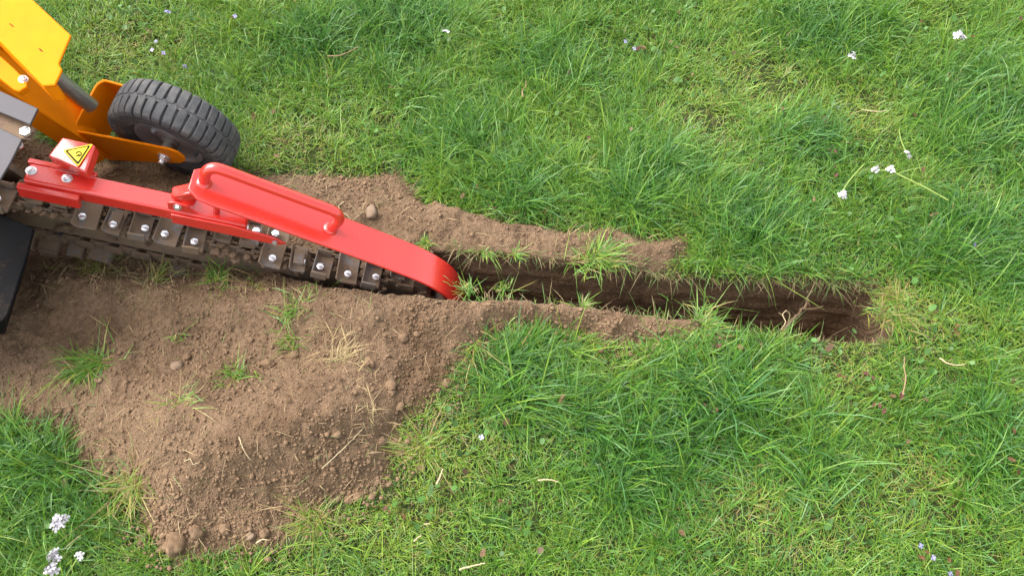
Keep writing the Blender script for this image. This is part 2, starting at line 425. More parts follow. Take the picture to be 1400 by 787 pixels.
lush_px = [(640, 190, .14), (560, 40, .14), (430, 60, .10), (760, 95, .12), (1130, 40, .14), (1372, 150, .18), (1100, 185, .09), (1340, 330, .14),
           (720, 262, .09), (980, 560, .16), (860, 600, .12), (1330, 610, .13), (60, 640, .14), (705, 520, .10), (1090, 640, .12), (905, 250, .12), (1010, 300, .1)]
dry_px = [(515, 165, .05), (1040, 110, .11), (1270, 655, .07), (1110, 725, .08), (965, 165, .08), (1255, 440, .08), (620, 590, .09), (170, 70, .12),
          (1020, 690, .09), (1180, 150, .07), (400, 190, .10), (850, 470, .06), (1150, 500, .08), (200, 710, .05), (560, 690, .08)]
def spot_field(x, y, spots):
    f = np.zeros_like(x)
    for px, py, r in spots:
        c = at(px, py); f = np.maximum(f, np.exp(-((x - c.x) ** 2 + (y - c.y) ** 2) / (r * r)))
    return f
def lawn_color(n, tone, dry):
    """tone 0 pale yellow green .. 1 deep green; dry = chance of a straw coloured blade"""
    pale = np.array([0.218, 0.325, 0.042]); mid = np.array([0.108, 0.252, 0.026]); deep = np.array([0.034, 0.122, 0.016]); blue = np.array([0.10, 0.24, 0.09])
    t = np.clip(tone + rng.normal(0, 0.24, n), 0, 1)[:, None]
    c = np.where(t < 0.5, pale + (mid - pale) * t * 2, mid + (deep - mid) * (t - 0.5) * 2)
    k = rng.random(n) < 0.16; c[k] = c[k] * 0.4 + blue * 0.6
    s = rng.random(n) < dry
    straw = np.array([0.40, 0.31, 0.13]) * rng.uniform(0.55, 1.15, (n, 1)); yel = np.array([0.27, 0.27, 0.05])
    c[s] = np.where(rng.random((n, 1)) < 0.6, straw, yel)[s]
    return c * rng.uniform(0.8, 1.25, (n, 1))

def clump_positions(x0, x1, y0, y1, ncl, nb_lo, nb_hi, rad):
    cx = rng.uniform(x0, x1, ncl); cy = rng.uniform(y0, y1, ncl)
    nb = rng.integers(nb_lo, nb_hi, ncl); i = np.repeat(np.arange(ncl), nb)
    a = rng.uniform(0, 2 * math.pi, len(i)); r = rng.exponential(1.0, len(i)) * rad * rng.uniform(0.5, 1.5, ncl)[i]
    return cx[i] + r * np.cos(a), cy[i] + r * np.sin(a), a, i, ncl
def in_view(x, y, pad=0.12):
    q = (y - 0.29) / 1.36; hw = 0.842 + (1.25 - 0.842) * q
    return (y > 0.29 - pad) & (y < 1.65 + pad) & (np.abs(x) < hw + pad)
def make_lawn():
    sets = []
    # (kind, x, y, azimuth)
    x, y, a, i, ncl = clump_positions(-1.45, 1.45, 0.15, 1.85, 3900, 32, 86, 0.016)
    k = in_view(x, y); x, y, a, i = x[k], y[k], a[k], i[k]
    tonec = rng.normal(0, 0.16, ncl)[i]; lenc = rng.lognormal(0, 0.28, ncl)[i]; leanc = rng.uniform(0, 6.28, ncl)[i]
    sets.append((x, y, np.where(rng.random(len(x)) < 0.72, a + rng.normal(0, .5, len(x)), leanc + rng.normal(0, .4, len(x))), tonec, lenc, 1.0))
    n = 260000; x = rng.uniform(-1.45, 1.45, n); y = rng.uniform(0.15, 1.85, n); k = in_view(x, y); x, y = x[k], y[k]; n = len(x)
    sets.append((x, y, rng.uniform(0, 6.28, n), np.zeros(n), np.full(n, 0.8), 1.0))
    n = 118000; x = rng.uniform(-2.1, 2.1, n); y = rng.uniform(-0.30, 2.55, n); k = ~in_view(x, y, 0.10); x, y = x[k], y[k]; n = len(x)
    sets.append((x, y, rng.uniform(0, 6.28, n), rng.normal(0, .1, n), np.full(n, 1.15), 2.3))
    Vs, Fs, Ts, Cs = [], [], [], []; off = 0
    for (x, y, az, dt, ln, ws) in sets:
        q = soil_sd(x, y); u, v = to_uv(x, y)
        dens = fbm(x, y, 5, 3, 90)
        lush = np.clip(spot_field(x, y, lush_px) + 0.55 * np.clip(fbm(x, y, 3.6, 3, 91) + 0.05, 0, 1), 0, 1)
        dry = np.clip(spot_field(x, y, dry_px) + 0.8 * np.clip(fbm(x, y, 4.3, 3, 95) - 0.22, 0, 1), 0, 1)
        lip = sstep(0.035, 0.0, -q) * 0.6 + sstep(0.10, 0.06, np.abs(v)) * (u < U_END + 0.05) * (u > 0.1) * 0.5
        hw = np.where(v > 0, half_w(u, 1), half_w(u, -1))
        keep = (rng.random(len(x)) < np.clip(0.95 - 0.50 * dry + 0.3 * dens, 0.22, 1)) & (rng.random(len(x)) < sstep(0.010, -0.025, q))
        keep &= ~((np.abs(v) < hw + 0.001) & (u < U_END + 0.004) & (u > -0.5))
        x, y, az, dt, ln, q, u, v, lush, dry, lip = [k_[keep] for k_ in (x, y, az, dt, ln, q, u, v, lush, dry, lip)]
        n = len(x)
        L = (0.030 + 0.036 * lush - 0.011 * dry) * ln * rng.lognormal(0, 0.33, n) * (1 - 0.35 * lip)
        L = np.clip(L, 0.012, 0.14)
        w = rng.uniform(0.0011, 0.0025, n) * ws * (0.85 + 0.3 * lush)
        drift = 6.28 * vnoise(x * 2.4, y * 2.4, 99) * 1.5
        m = rng.random(n) < 0.22; az = np.where(m, drift + rng.normal(0, .7, n), az)
        tilt = np.abs(rng.normal(0.38, 0.34, n)) + 0.2 * dry
        bend = np.abs(rng.normal(0.85, 0.5, n)) + 0.35 * lush
        flat = rng.random(n) < 0.20 + 0.25 * dry; tilt = np.where(flat, rng.uniform(1.0, 1.45, n), tilt); bend = np.where(flat, rng.uniform(0, 0.4, n), bend)
        z = height(x, y, q)
        tone = 0.34 + 0.46 * lush - 0.34 * dry + dt + 0.30 * fbm(x, y, 3.0, 3, 97)
        c = lawn_color(n, tone, np.clip(0.03 + 0.24 * dry + 0.25 * lip + 0.10 * flat, 0, 0.8))
        isd = (c[:, 0] > c[:, 1] * 0.97); w = np.where(isd, w * 0.6, w); L = np.where(isd, np.minimum(L, 0.045), L)
        V, F, T_, C = blades(np.stack([x, y, z - 0.004], -1), az, L, w, tilt, bend, c, z + 0.003 + 0.004 * rng.random(n))
        Vs.append(V); Fs.append(F + off); Ts.append(T_); Cs.append(C); off += len(V)
    o = from_np('lawn_grass', np.concatenate(Vs), np.concatenate(Fs), np.concatenate(Ts), M['blade'], color=np.concatenate(Cs))
    tag(o, 'green lawn grass with longer tufts and pale dry patches', 'grass', kind='stuff')
make_lawn()

def tuft_mesh(name, n, L0, spread, green, dirs=None, wid=0.003, droop=0.9, r0=0.012, parent=None, mat='blade', flat=0.15, dry=0.15, tone=0.45):
    """a tuft with its crown at the origin"""
    a = np.where(rng.random(n) < 0.6, rng.normal(rng.uniform(0, 6.28), 0.9, n), rng.uniform(0, 6.28, n))
    r = np.abs(rng.normal(0, r0 * 1.25, n)); b = rng.uniform(0, 6.28, n); ecc = rng.uniform(0, 3.14)
    px_, py_ = r * np.cos(b) * 1.35, r * np.sin(b) * 0.7
    root = np.stack([px_ * math.cos(ecc) - py_ * math.sin(ecc), px_ * math.sin(ecc) + py_ * math.cos(ecc), np.full(n, -0.004)], -1)
    L = L0 * rng.lognormal(-0.25, 0.42, n)
    tilt = np.abs(rng.normal(spread, 0.3, n)); bend = np.abs(rng.normal(droop, 0.4, n))
    k = rng.random(n) < flat; tilt[k] = rng.uniform(1.1, 1.5, k.sum()); bend[k] = rng.uniform(0, .3, k.sum())
    c = lawn_color(n, np.full(n, tone), np.full(n, dry))
    if not green: c = np.array([0.36, 0.27, 0.13]) * rng.uniform(0.5, 1.25, (n, 1))
    V, F, T_, C = blades(root, a, L, rng.uniform(0.6, 1.2, n) * wid, tilt, bend, c, np.full(n, 0.002))
    return from_np(name, V, F, T_, M[mat], parent, color=C)
def hz(px, py):
    """ground height and place under a spot of the photograph (a few steps settle the raised soil)"""
    z = 0.0
    for _ in range(5):
        p = at(px, py, z); z = float(height(np.array([p.x]), np.array([p.y]))[0])
    return Vector((p.x, p.y, z))

# ------------------------------------------------------------------ shape helpers
def prism(bm, pts, off):
    """solid from a closed polygon of points pushed along off"""
    off = Vector(off); a = [bm.verts.new(Vector(p)) for p in pts]; b = [bm.verts.new(Vector(p) + off) for p in pts]
    bm.faces.new(a); bm.faces.new(b[::-1]); n = len(pts)
    for i in range(n):
        j = (i + 1) % n; bm.faces.new((a[i], b[i], b[j], a[j]))
def box(bm, c, sx, sy, sz, mtx=None):
    r = bmesh.ops.create_cube(bm, size=1.0)
    m = Matrix.Translation(c) @ (mtx.to_4x4() if mtx else Matrix.Identity(4)) @ Matrix.Diagonal((sx, sy, sz, 1))
    bmesh.ops.transform(bm, matrix=m, verts=r['verts'])
def frame_of(z, x=None):
    z = Vector(z).normalized(); x = Vector(x) if x else (Vector((1, 0, 0)) if abs(z.x) < 0.9 else Vector((0, 1, 0)))
    y = z.cross(x).normalized(); x = y.cross(z).normalized()
    return Matrix((x, y, z)).transposed()
def cyl(bm, a, b, r, seg=20, r2=None):
    a, b = Vector(a), Vector(b); d = b - a
    q = bmesh.ops.create_cone(bm, cap_ends=True, segments=seg, radius1=r, radius2=r if r2 is None else r2, depth=d.length)
    bmesh.ops.transform(bm, matrix=Matrix.Translation((a + b) / 2) @ frame_of(d).to_4x4(), verts=q['verts'])
def tube(bm, pts, rad, seg=8, cap=True):
    pts = [Vector(p) for p in pts]; n = len(pts)
    rad = rad if hasattr(rad, '__len__') else [rad] * n
    rings = []; prev = None
    for i, p in enumerate(pts):
        t = (pts[min(i + 1, n - 1)] - pts[max(i - 1, 0)]).normalized()
        x = prev - t * prev.dot(t) if prev is not None else t.orthogonal()
        x.normalize(); prev = x; y = t.cross(x)
        rings.append([bm.verts.new(p + (x * math.cos(6.28319 * k / seg) + y * math.sin(6.28319 * k / seg)) * rad[i]) for k in range(seg)])
    for i in range(n - 1):
        for k in range(seg):
            l = (k + 1) % seg; bm.faces.new((rings[i][k], rings[i][l], rings[i + 1][l], rings[i + 1][k]))
    if cap: bm.faces.new(rings[0][::-1]); bm.faces.new(rings[-1])
def smooth_path(pts, n=6):
    pts = [Vector(p) for p in pts]; out = []
    for i in range(len(pts) - 1):
        p0, p1, p2, p3 = pts[max(i - 1, 0)], pts[i], pts[i + 1], pts[min(i + 2, len(pts) - 1)]
        for k in range(n):
            t = k / n
            out.append(0.5 * ((2 * p1) + (p2 - p0) * t + (2 * p0 - 5 * p1 + 4 * p2 - p3) * t * t + (3 * p1 - p0 - 3 * p2 + p3) * t ** 3))
    return out + [pts[-1]]
def lathe(bm, prof, seg=64):
    """profile of (y along the axle, r); turned about the local Y axis"""
    rings = []
    for (y, r) in prof:
        if r < 1e-5: rings.append([bm.verts.new((0, y, 0))])
        else: rings.append([bm.verts.new((r * math.cos(6.28319 * k / seg), y, r * math.sin(6.28319 * k / seg))) for k in range(seg)])
    for A, B in zip(rings, rings[1:]):
        for k in range(seg):
            l = (k + 1) % seg
            if len(A) == 1 and len(B) > 1: bm.faces.new((A[0], B[k], B[l]))
            elif len(B) == 1 and len(A) > 1: bm.faces.new((A[k], B[0], A[l]))
            elif len(A) > 1: bm.faces.new((A[k], B[k], B[l], A[l]))
_bolt_mesh = {}
def bolt(parent, p, axis_dir, r=0.007, name='bolt', washer=True, spin=0.3):
    key = (round(r, 4), washer)
    if key not in _bolt_mesh:
        bm = bmesh.new()
        if washer: cyl(bm, (0, 0, 0), (0, 0, r * 0.28), r * 1.55, 20)
        cyl(bm, (0, 0, r * 0.28), (0, 0, r * 1.1), r * 1.08, 6); cyl(bm, (0, 0, r * 1.1), (0, 0, r * 1.25), r * 0.92, 12, r * 0.6)
        o = from_bm(name, bm, M['zinc'], parent, True); _bolt_mesh[key] = o.data
    else:
        o = bpy.data.objects.new(name, _bolt_mesh[key]); link(o, parent)
    o.matrix_local = Matrix.Translation(p) @ frame_of(axis_dir).to_4x4() @ Matrix.Rotation(spin, 4, 'Z')
    return o

# ------------------------------------------------------------------ the trencher
trencher = empty('trencher', (OX, OY, 0), YAW)
tag(trencher, 'yellow and red trencher with muddy digging chain cutting into the lawn', 'trencher')
SL = math.radians(16.5)
bd = Vector((math.cos(SL), 0, -math.sin(SL)))          # down along the boom
bu = Vector((math.sin(SL), 0, math.cos(SL)))           # square to it, upward

# boom bar and digging chain
C1 = Vector((-0.215, 0, z_chain(-0.215) - 0.062)); C0 = C1 - bd * 0.80
bm = bmesh.new(); R = 0.046
mid = (C0 + C1) / 2; box(bm, mid, (C1 - C0).length, 0.022, 0.062, frame_of(bu, bd))
cyl(bm, C1 + Vector((0, -0.013, 0)), C1 + Vector((0, 0.013, 0)), R, 28); cyl(bm, C0 + Vector((0, -0.013, 0)), C0 + Vector((0, 0.013, 0)), R, 28)
from_bm('boom', bm, M['dark'], trencher, True, 0.003)
Lrun = (C1 - C0).length; per = 2 * Lrun + 2 * math.pi * R
def chain_at(s, off=0.0):
    s %= per
    if s < Lrun: p, n = C0 + bd * s, bu
    elif s < Lrun + math.pi * R:
        a = (s - Lrun) / R; n = bu * math.cos(a) + bd * math.sin(a); p = C1
    elif s < 2 * Lrun + math.pi * R: p, n = C1 - bd * (s - Lrun - math.pi * R), -bu
    else:
        a = (s - 2 * Lrun - math.pi * R) / R; n = -bu * math.cos(a) - bd * math.sin(a); p = C0
    t = Vector((0, 1, 0)).cross(n)
    return p + n * (R + off), n, t
bm = bmesh.new(); npitch = int(per / 0.0254); pitch = per / npitch
for k in range(npitch):
    p, n, t = chain_at(k * pitch); fr = frame_of(n, t); w = 0.017 if k % 2 else 0.012
    for sgn in (-1, 1): box(bm, p + Vector((0, sgn * w, 0)), pitch * 1.25, 0.004, 0.020, fr)
    q, n2, t2 = chain_at((k + 0.5) * pitch); cyl(bm, q + Vector((0, -0.020, 0)), q + Vector((0, 0.020, 0)), 0.0055, 10)
chain = from_bm('digging_chain', bm, M['dark'], trencher, True, 0)
# cutting teeth: bent plates bolted across the chain
def tooth_mesh(kind):
    bm = bmesh.new(); W = (0.041, 0.024, 0.026)[kind]; h = (0.019, 0.016, 0.014)[kind]
    prof = [(-h, 0.0), (h * 0.55, 0.0), (h * 0.95, 0.004), (h * 1.2, 0.015), (h * 1.06, 0.017), (h * 0.8, 0.0085), (h * 0.5, 0.0055), (-h, 0.0055)]
    prism(bm, [(x, -W, z) for x, z in prof], (0, 2 * W, 0))
    if kind == 1:   # side cutters turn up at the ends
        for s in (-1, 1): box(bm, Vector((0.004, s * (W + 0.0015), 0.010)), 0.030, 0.004, 0.022)
    if kind == 2: box(bm, Vector((0.0, 0, 0.010)), 0.020, 0.030, 0.012)
    return bm
tm = {}
nteeth = int(per / 0.047)
for k in range(nteeth):
    s = (k + 0.35) * per / nteeth; p, n, t = chain_at(s, 0.0125); kd = (0, 1, 2, 1, 0, 2, 1)[k % 7]; side_v = Vector((0, (0, -0.017, 0.015, 0.018, 0, -0.014, -0.016)[k % 7], 0))
    if kd not in tm:
        o = from_bm('tooth', tooth_mesh(kd), M['steel'], chain, True, 0.0012); tm[kd] = o
    else:
        o = tm[kd].copy(); link(o, chain); o.parent = chain
    fr = frame_of(n, -t); yaw = Matrix.Rotation((0.06, -0.05, 0.03, -0.04)[k % 4], 3, 'Z')
    o.matrix_local = Matrix.Translation(p + side_v - n * 0.002 * (k % 3)) @ (fr @ yaw).to_4x4()
    for sgn in ((-1, 1) if kd == 0 else (1,) if side_v.y > 0 else (-1,)):
        bolt(chain, p + n * 0.0055 + Vector((0, sgn * (0.024 + 0.003 * (k % 3 - 1)), 0)) + t * (0.006 * ((k * 7 + sgn) % 3 - 1)), n, 0.0068, washer=False, spin=k * 0.7)
# mud caked round the chain: lumps between the teeth
bm = bmesh.new()
for k in range(420):
    s = rng.uniform(-0.10, Lrun * 0.95); p, n, t = chain_at(s, rng.uniform(0.001, 0.012)); r = rng.uniform(0.003, 0.009)
    if rng.random() < 0.25: p = p - n * rng.uniform(0.01, 0.06); yy = rng.choice([-1, 1]) * rng.uniform(0.014, 0.022)
    else: yy = rng.uniform(-0.036, 0.036)
    q = bmesh.ops.create_icosphere(bm, subdivisions=1, radius=r)
    for v in q['verts']: v.co *= rng.uniform(0.7, 1.25)
    bmesh.ops.transform(bm, matrix=Matrix.Translation(p + Vector((0, yy, 0))) @ Matrix.Diagonal((1.3, 1.1, 0.6, 1)), verts=q['verts'])
tag(from_bm('caked_mud', bm, M['mud'], chain, False), kind='stuff')

# crumber arm: square tube with its clamp
def arm_p(u): return Vector((u, 0, 0.232 - math.tan(math.radians(15.7)) * (u + 0.645)))
ad = Vector((math.cos(math.radians(15.7)), 0, -math.sin(math.radians(15.7)))); au = Vector((-ad.z, 0, ad.x))
afr = frame_of(au, ad)
bm = bmesh.new(); a0, a1 = arm_p(-0.835), arm_p(-0.475); box(bm, (a0 + a1) / 2 - au * 0.016, (a1 - a0).length, 0.037, 0.032, afr)
arm = from_bm('crumber_arm', bm, M['red'], trencher, True, 0.004)
# two cheek plates carry on beyond the tube's end
for s in (-1, 1):
    pr = [arm_p(-0.60) - au * 0.006, arm_p(-0.50) - au * 0.004, arm_p(-0.43) - au * 0.013, arm_p(-0.405) - au * 0.026, arm_p(-0.42) - au * 0.036, arm_p(-0.60) - au * 0.034]
    bm = bmesh.new(); prism(bm, [p + Vector((0, s * 0.0188, 0)) for p in pr], (0, s * 0.004, 0))
    ck = from_bm('cheek_plate', bm, M['red'], trencher, True, 0.0012)
    bolt(ck, arm_p(-0.425) - au * 0.023 + Vector((0, s * 0.0228, 0)), (0, s, 0), 0.005, washer=False)
bm = bmesh.new()
p0 = arm_p(-0.845); box(bm, arm_p(-0.795) - au * 0.024 + Vector((0, -0.0245, 0)), 0.100, 0.012, 0.030, afr)
box(bm, arm_p(-0.786) - au * 0.0075 + Vector((0, 0.0235, 0)), 0.112, 0.010, 0.014, afr)
from_bm('arm_clamp', bm, M['red'], trencher, True, 0.002)
for px, py in ((46, 226), (86, 236)):
    q = loc(px, py, 0.284); q = arm_p(q.x) + Vector((0, 0.0, 0)); bolt(arm, q + Vector((0, 0.002, 0)), au, 0.0058)
# guard housing with the warning sticker
zb = 0.305
qq = [loc(85, 187, zb), loc(130, 198, zb - 0.008), loc(117, 236, zb - 0.016), loc(65, 213, zb - 0.002)]
bm = bmesh.new(); prism(bm, qq, (0, 0, -0.022))
gh = from_bm('guard_housing', bm, M['red'], trencher, True, 0.003)
nrm = (qq[1] - qq[0]).cross(qq[3] - qq[0]).normalized()
nrm = nrm if nrm.z > 0 else -nrm
def on_top(px, py, e=0.0):
    """spot on the housing's sloping top"""
    z = zb
    for _ in range(6):
        p = loc(px, py, z); z += -(p - qq[0]).dot(nrm) / nrm.z * 0.8
    return loc(px, py, z) + nrm * e
tri = [on_top(87, 206), on_top(126.5, 197.5), on_top(107, 227.5)]
def tri_ring(f, e):
    c = (tri[0] + tri[1] + tri[2]) / 3; out = []
    for i in range(3):
        a, b, d = tri[i - 1], tri[i], tri[(i + 1) % 3]
        P = c + (b - c) * f; rr = 0.09 * f
        for t in (0, 0.25, 0.5, 0.75, 1):
            A = P + (a - b) * rr; D = P + (d - b) * rr
            out.append((A * (1 - t) ** 2 + P * 2 * t * (1 - t) + D * t * t) + nrm * e)
    return out
bm = bmesh.new(); prism(bm, tri_ring(1.06, 0.0004), nrm * 0.0005); st = from_bm('warning_sticker', bm, M['sticker'], gh)
bm = bmesh.new(); prism(bm, tri_ring(0.88, 0.0011), nrm * 0.0003); from_bm('sticker_border', bm, M['ink'], st) if False else from_bm('sticker_border', bm, M['ink'], gh)
bm = bmesh.new(); prism(bm, tri_ring(0.72, 0.0016), nrm * 0.0003); from_bm('sticker_field', bm, M['sticker'], gh)
bm = bmesh.new()
tube(bm, smooth_path([on_top(px, py, 0.0022) for px, py in ((104, 211), (107.5, 208.5), (111, 209.5), (111.5, 213), (108, 214.5))], 5), 0.0008, 6)
tube(bm, [on_top(px, py, 0.0022) for px, py in ((105, 214.5), (109.5, 212))], 0.0008, 6)
from_bm('sticker_symbol', bm, M['ink'], gh)

# crumber shoe: broad plate that bends down into the cut, with its handle
ps = math.radians(30.7)
path = [(-0.545, 0.293), (-0.40, 0.207), (-0.27, 0.126), (-0.215, 0.091), (-0.180, 0.067), (-0.148, 0.038), (-0.123, 0.004), (-0.108, -0.034), (-0.101, -0.075), (-0.099, -0.125)]
sp = smooth_path([Vector((a, 0, b)) for a, b in path], 6)
HWD = 0.036
bm = bmesh.new(); tops = []
for i, p in enumerate(sp):
    t = (sp[min(i + 1, len(sp) - 1)] - sp[max(i - 1, 0)]).normalized(); n = Vector((-t.z, 0, t.x))
    w = HWD
    dist = (p - sp[0]).length
    if dist < 0.022: w = HWD - 0.016 * (1 - dist / 0.022)
    g = i / (len(sp) - 1)
    if g > 0.8: w = HWD * (1 - 0.10 * ((g - 0.8) / 0.2) ** 2)
    cr = 0.0015 * 0
    tops.append([bm.verts.new(p + Vector((0, -w, 0))), bm.verts.new(p + Vector((0, w, 0))), bm.verts.new(p + Vector((0, w, 0)) - n * 0.006), bm.verts.new(p + Vector((0, -w, 0)) - n * 0.006)])
for a, b in zip(tops, tops[1:]):
    for k in range(4):
        l = (k + 1) % 4; bm.faces.new((a[k], b[k], b[l], a[l]))
bm.faces.new(tops[0]); bm.faces.new(tops[-1][::-1])
shoe = from_bm('crumber_shoe', bm, M['red'], trencher, True, 0.0016)
pt = Vector((math.cos(ps), 0, -math.sin(ps))); pn = Vector((math.sin(ps), 0, math.cos(ps)))
def shoe_p(s, h=0.0, v=0.0): return Vector((-0.545, v, 0.293)) + pt * s + pn * h
hp = [shoe_p(0.022, -0.002, 0.002), shoe_p(0.018, 0.022, 0.004), shoe_p(0.0195, 0.034, 0.006), shoe_p(0.028, 0.043, 0.008), shoe_p(0.045, 0.046, 0.008)]
hp += [shoe_p(s, 0.046, 0.008) for s in (0.08, 0.12, 0.16, 0.20)]
hp += [shoe_p(0.232, 0.046, 0.008), shoe_p(0.247, 0.042, 0.007), shoe_p(0.254, 0.032, 0.005), shoe_p(0.253, 0.020, 0.003), shoe_p(0.250, -0.002, 0.001)]
bm = bmesh.new(); tube(bm, smooth_path(hp, 4), 0.0098, 16); hd = from_bm('handle', bm, M['red'], shoe, True, 0, 60)
for s in (0.022, 0.250):
    bm = bmesh.new()
    q = shoe_p(s, 0, 0.002); cyl(bm, q, q + pn * 0.006, 0.0135, 18, 0.009)
    from_bm('weld_bead', bm, M['red'], shoe, True, 0, 60)
# hinge between arm and shoe
bm = bmesh.new()
hA = arm_p(-0.585) + au * 0.013; hB = Vector((-0.545, 0, 0.270))
box(bm, (hA + hB) / 2 + Vector((-0.004, 0.001, 0.001)), 0.052, 0.024, 0.020, frame_of(Vector((-0.35, 0, 0.9)), Vector((0.9, 0, 0.35))))
hinge = from_bm('hinge_link', bm, M['red'], trencher, True, 0.003)
for s in (-1, 1):
    bm = bmesh.new(); pr = [arm_p(-0.606) + au * 0.0, arm_p(-0.606) + au * 0.020, arm_p(-0.592) + au * 0.026, arm_p(-0.572) + au * 0.022, arm_p(-0.566) + au * 0.0]
    prism(bm, [p + Vector((0, s * 0.0125, 0)) for p in pr], (0, s * 0.004, 0)); ear = from_bm('hinge_ear', bm, M['red'], trencher, True, 0.001)
    bolt(ear, arm_p(-0.589) + au * 0.014 + Vector((0, s * 0.0165, 0)), (0, s, 0), 0.0048)
bm = bmesh.new(); cyl(bm, arm_p(-0.53) + au * 0.001, shoe_p(0.045, -0.008), 0.006, 12); cyl(bm, arm_p(-0.478) - au * 0.002, shoe_p(0.10, -0.008), 0.005, 12)
from_bm('support_pin', bm, M['red'], trencher, True)

# side wheel in its fork
wy, we = math.radians(-12.7), math.radians(9.8)
WY = Vector((-math.sin(wy) * math.cos(we), math.cos(wy) * math.cos(we), math.sin(we))); WX = Vector((math.cos(wy), math.sin(wy), 0)); WZ = WX.cross(WY)
hub = Vector((-0.6934, 0.2333, 0.1300))
WM = Matrix.Translation(hub) @ Matrix((WX, WY, WZ)).transposed().to_4x4()
bm = bmesh.new()   # rim
lathe(bm, [(-0.029, 0.071), (-0.033, 0.069), (-0.032, 0.064), (-0.026, 0.061), (-0.021, 0.057), (-0.016, 0.050), (-0.016, 0.040), (-0.021, 0.030), (-0.024, 0.024), (-0.024, 0.0),
           (0.010, 0.0), (0.010, 0.024), (0.0, 0.05), (0.012, 0.058), (0.030, 0.064), (0.033, 0.070), (0.028, 0.072), (-0.029, 0.0712)], 56)
wheel = from_bm('wheel', bm, M['rim'], trencher, True, 0, 40); wheel.matrix_local = WM
bm = bmesh.new()   # tyre carcass
RT, HW = 0.1175, 0.036
lathe(bm, [(-0.026, 0.070), (-0.034, 0.074), (-0.040, 0.084), (-0.0415, 0.093), (-0.040, 0.103), (-0.0365, 0.1115), (-0.028, 0.1158), (-0.0058, RT), (-0.0046, 0.1216), (0.0046, 0.1216), (0.0058, RT), (0.028, 0.1158), (0.0365, 0.1115),
           (0.040, 0.103), (0.0415, 0.093), (0.040, 0.084), (0.034, 0.074), (0.026, 0.070), (-0.026, 0.0701)], 80)
from_bm('tyre', bm, M['rubber'], wheel, True, 0, 50)
bm = bmesh.new()   # bead ring on the side wall
lathe(bm, [(-0.0395, 0.0815), (-0.0418, 0.083), (-0.0395, 0.0845), (-0.0395, 0.0815)], 64); from_bm('sidewall_ring', bm, M['rubber'], wheel, True)
NB = 38; tb = None
for row in (-1, 1):
    for k in range(NB):
        a = 6.28319 * (k + (0.5 if row > 0 else 0)) / NB
        if tb is None:
            bm = bmesh.new(); hw = 0.0077; T0, T1 = 0.0, 0.0062
            # block in its own frame: x along the tread, y across (outwards), z radial; the outer end wraps the shoulder
            prof = [(-0.019, -0.003), (-0.019, T1 + 0.0008), (-0.004, T1 + 0.0006), (0.010, T1 - 0.0008), (0.0185, T1 - 0.0045), (0.0225, T1 - 0.0115), (0.0215, -0.016), (0.012, -0.010)]
            prism(bm, [(-hw, y, z) for y, z in prof], (2 * hw, 0, 0)); o = from_bm('tread_block', bm, M['rubber'], wheel, True, 0.0013); tb = o
        else:
            o = tb.copy(); link(o, wheel); o.parent = wheel
        rad = Vector((math.cos(a), 0, math.sin(a))); ax = Vector((0, row, 0)); tan = ax.cross(rad)
        fr = Matrix((tan, ax, rad)).transposed()
        o.matrix_local = Matrix.Translation(rad * 0.1160 + Vector((0, row * 0.0195, 0))) @ (fr @ Matrix.Rotation(0.05 * math.sin(k * 2.1), 3, 'Z')).to_4x4()
bm = bmesh.new(); cyl(bm, (0, -0.054, 0), (0, 0.060, 0), 0.0125, 24); cyl(bm, (0, -0.034, 0), (0, 0.02, 0), 0.019, 24); from_bm('hub', bm, M['shaft'], wheel, True, 0.001)
for k in range(3):
    a = 0.5 + k * 2.0944; bm = bmesh.new(); c = Vector((0.036 * math.cos(a), -0.0175, 0.036 * math.sin(a)))
    cyl(bm, c, c + Vector((0, -0.004, 0)), 0.0075, 16); cyl(bm, c + Vector((0, -0.004, 0)), c + Vector((0, -0.0085, 0)), 0.0045, 6); from_bm('rim_bolt', bm, M['rim'], wheel, True)
bm = bmesh.new(); cyl(bm, (0.046, -0.010, -0.028), (0.044, -0.032, -0.030), 0.0035, 10); from_bm('valve', bm, M['rubber'], wheel, True)

def wpt(x, y, z): return hub + WX * x + WY * y + WZ * z
near = [(-0.203, 0.000), (-0.19, 0.004), (-0.094, 0.020), (0.030, 0.036), (0.045, 0.030), (0.052, 0.014), (0.046, -0.004), (0.030, -0.019), (0.006, -0.030), (-0.156, -0.096), (-0.180, -0.106), (-0.203, -0.060)]
bm = bmesh.new(); prism(bm, [wpt(x, -0.058, z) for x, z in near], WY * 0.005); fork = from_bm('fork', bm, M['yellow'], trencher, True, 0.0016)
bm = bmesh.new(); prism(bm, [wpt(min(x, 0.030), 0.066, z - 0.022 if x > -0.1 else z) for x, z in near], WY * 0.005); from_bm('fork_arm', bm, M['yellow'], fork, True, 0.0016)
bm = bmesh.new()  # rounded back plate joining both arms
bp = []
for k in range(7): a = math.pi + (math.pi / 2) * k / 6; bp.append((-0.188 + 0.020 * math.cos(a), -0.038 + 0.020 * math.sin(a)))
outer = [(-0.208, 0.051)] + bp; outer2 = []
for k in range(7): a = math.pi / 2 + (math.pi / 2) * k / 6; outer2.append((-0.188 + 0.020 * math.cos(a), 0.051 + 0.020 * math.sin(a)))
ring = outer2 + bp; inn = [(-0.188 + (x + 0.188) * 0.75, y + (0.005 if y < 0 else -0.005) * (1 if abs(y) > 0.0535 or y < -0.04 else 0.2)) for x, y in ring][::-1]
prism(bm, [wpt(x, y, 0.003) for x, y in ring + inn], WZ * -0.105); from_bm('fork_back', bm, M['yellow'], fork, True, 0.0012)
bolt(fork, wpt(-0.001, -0.058, -0.006), -WY, 0.0085)
bm = bmesh.new(); cyl(bm, wpt(-0.001, -0.067, -0.006), wpt(-0.001, -0.0745, -0.006), 0.0055, 12); from_bm('axle_end', bm, M['zinc'], fork, True)

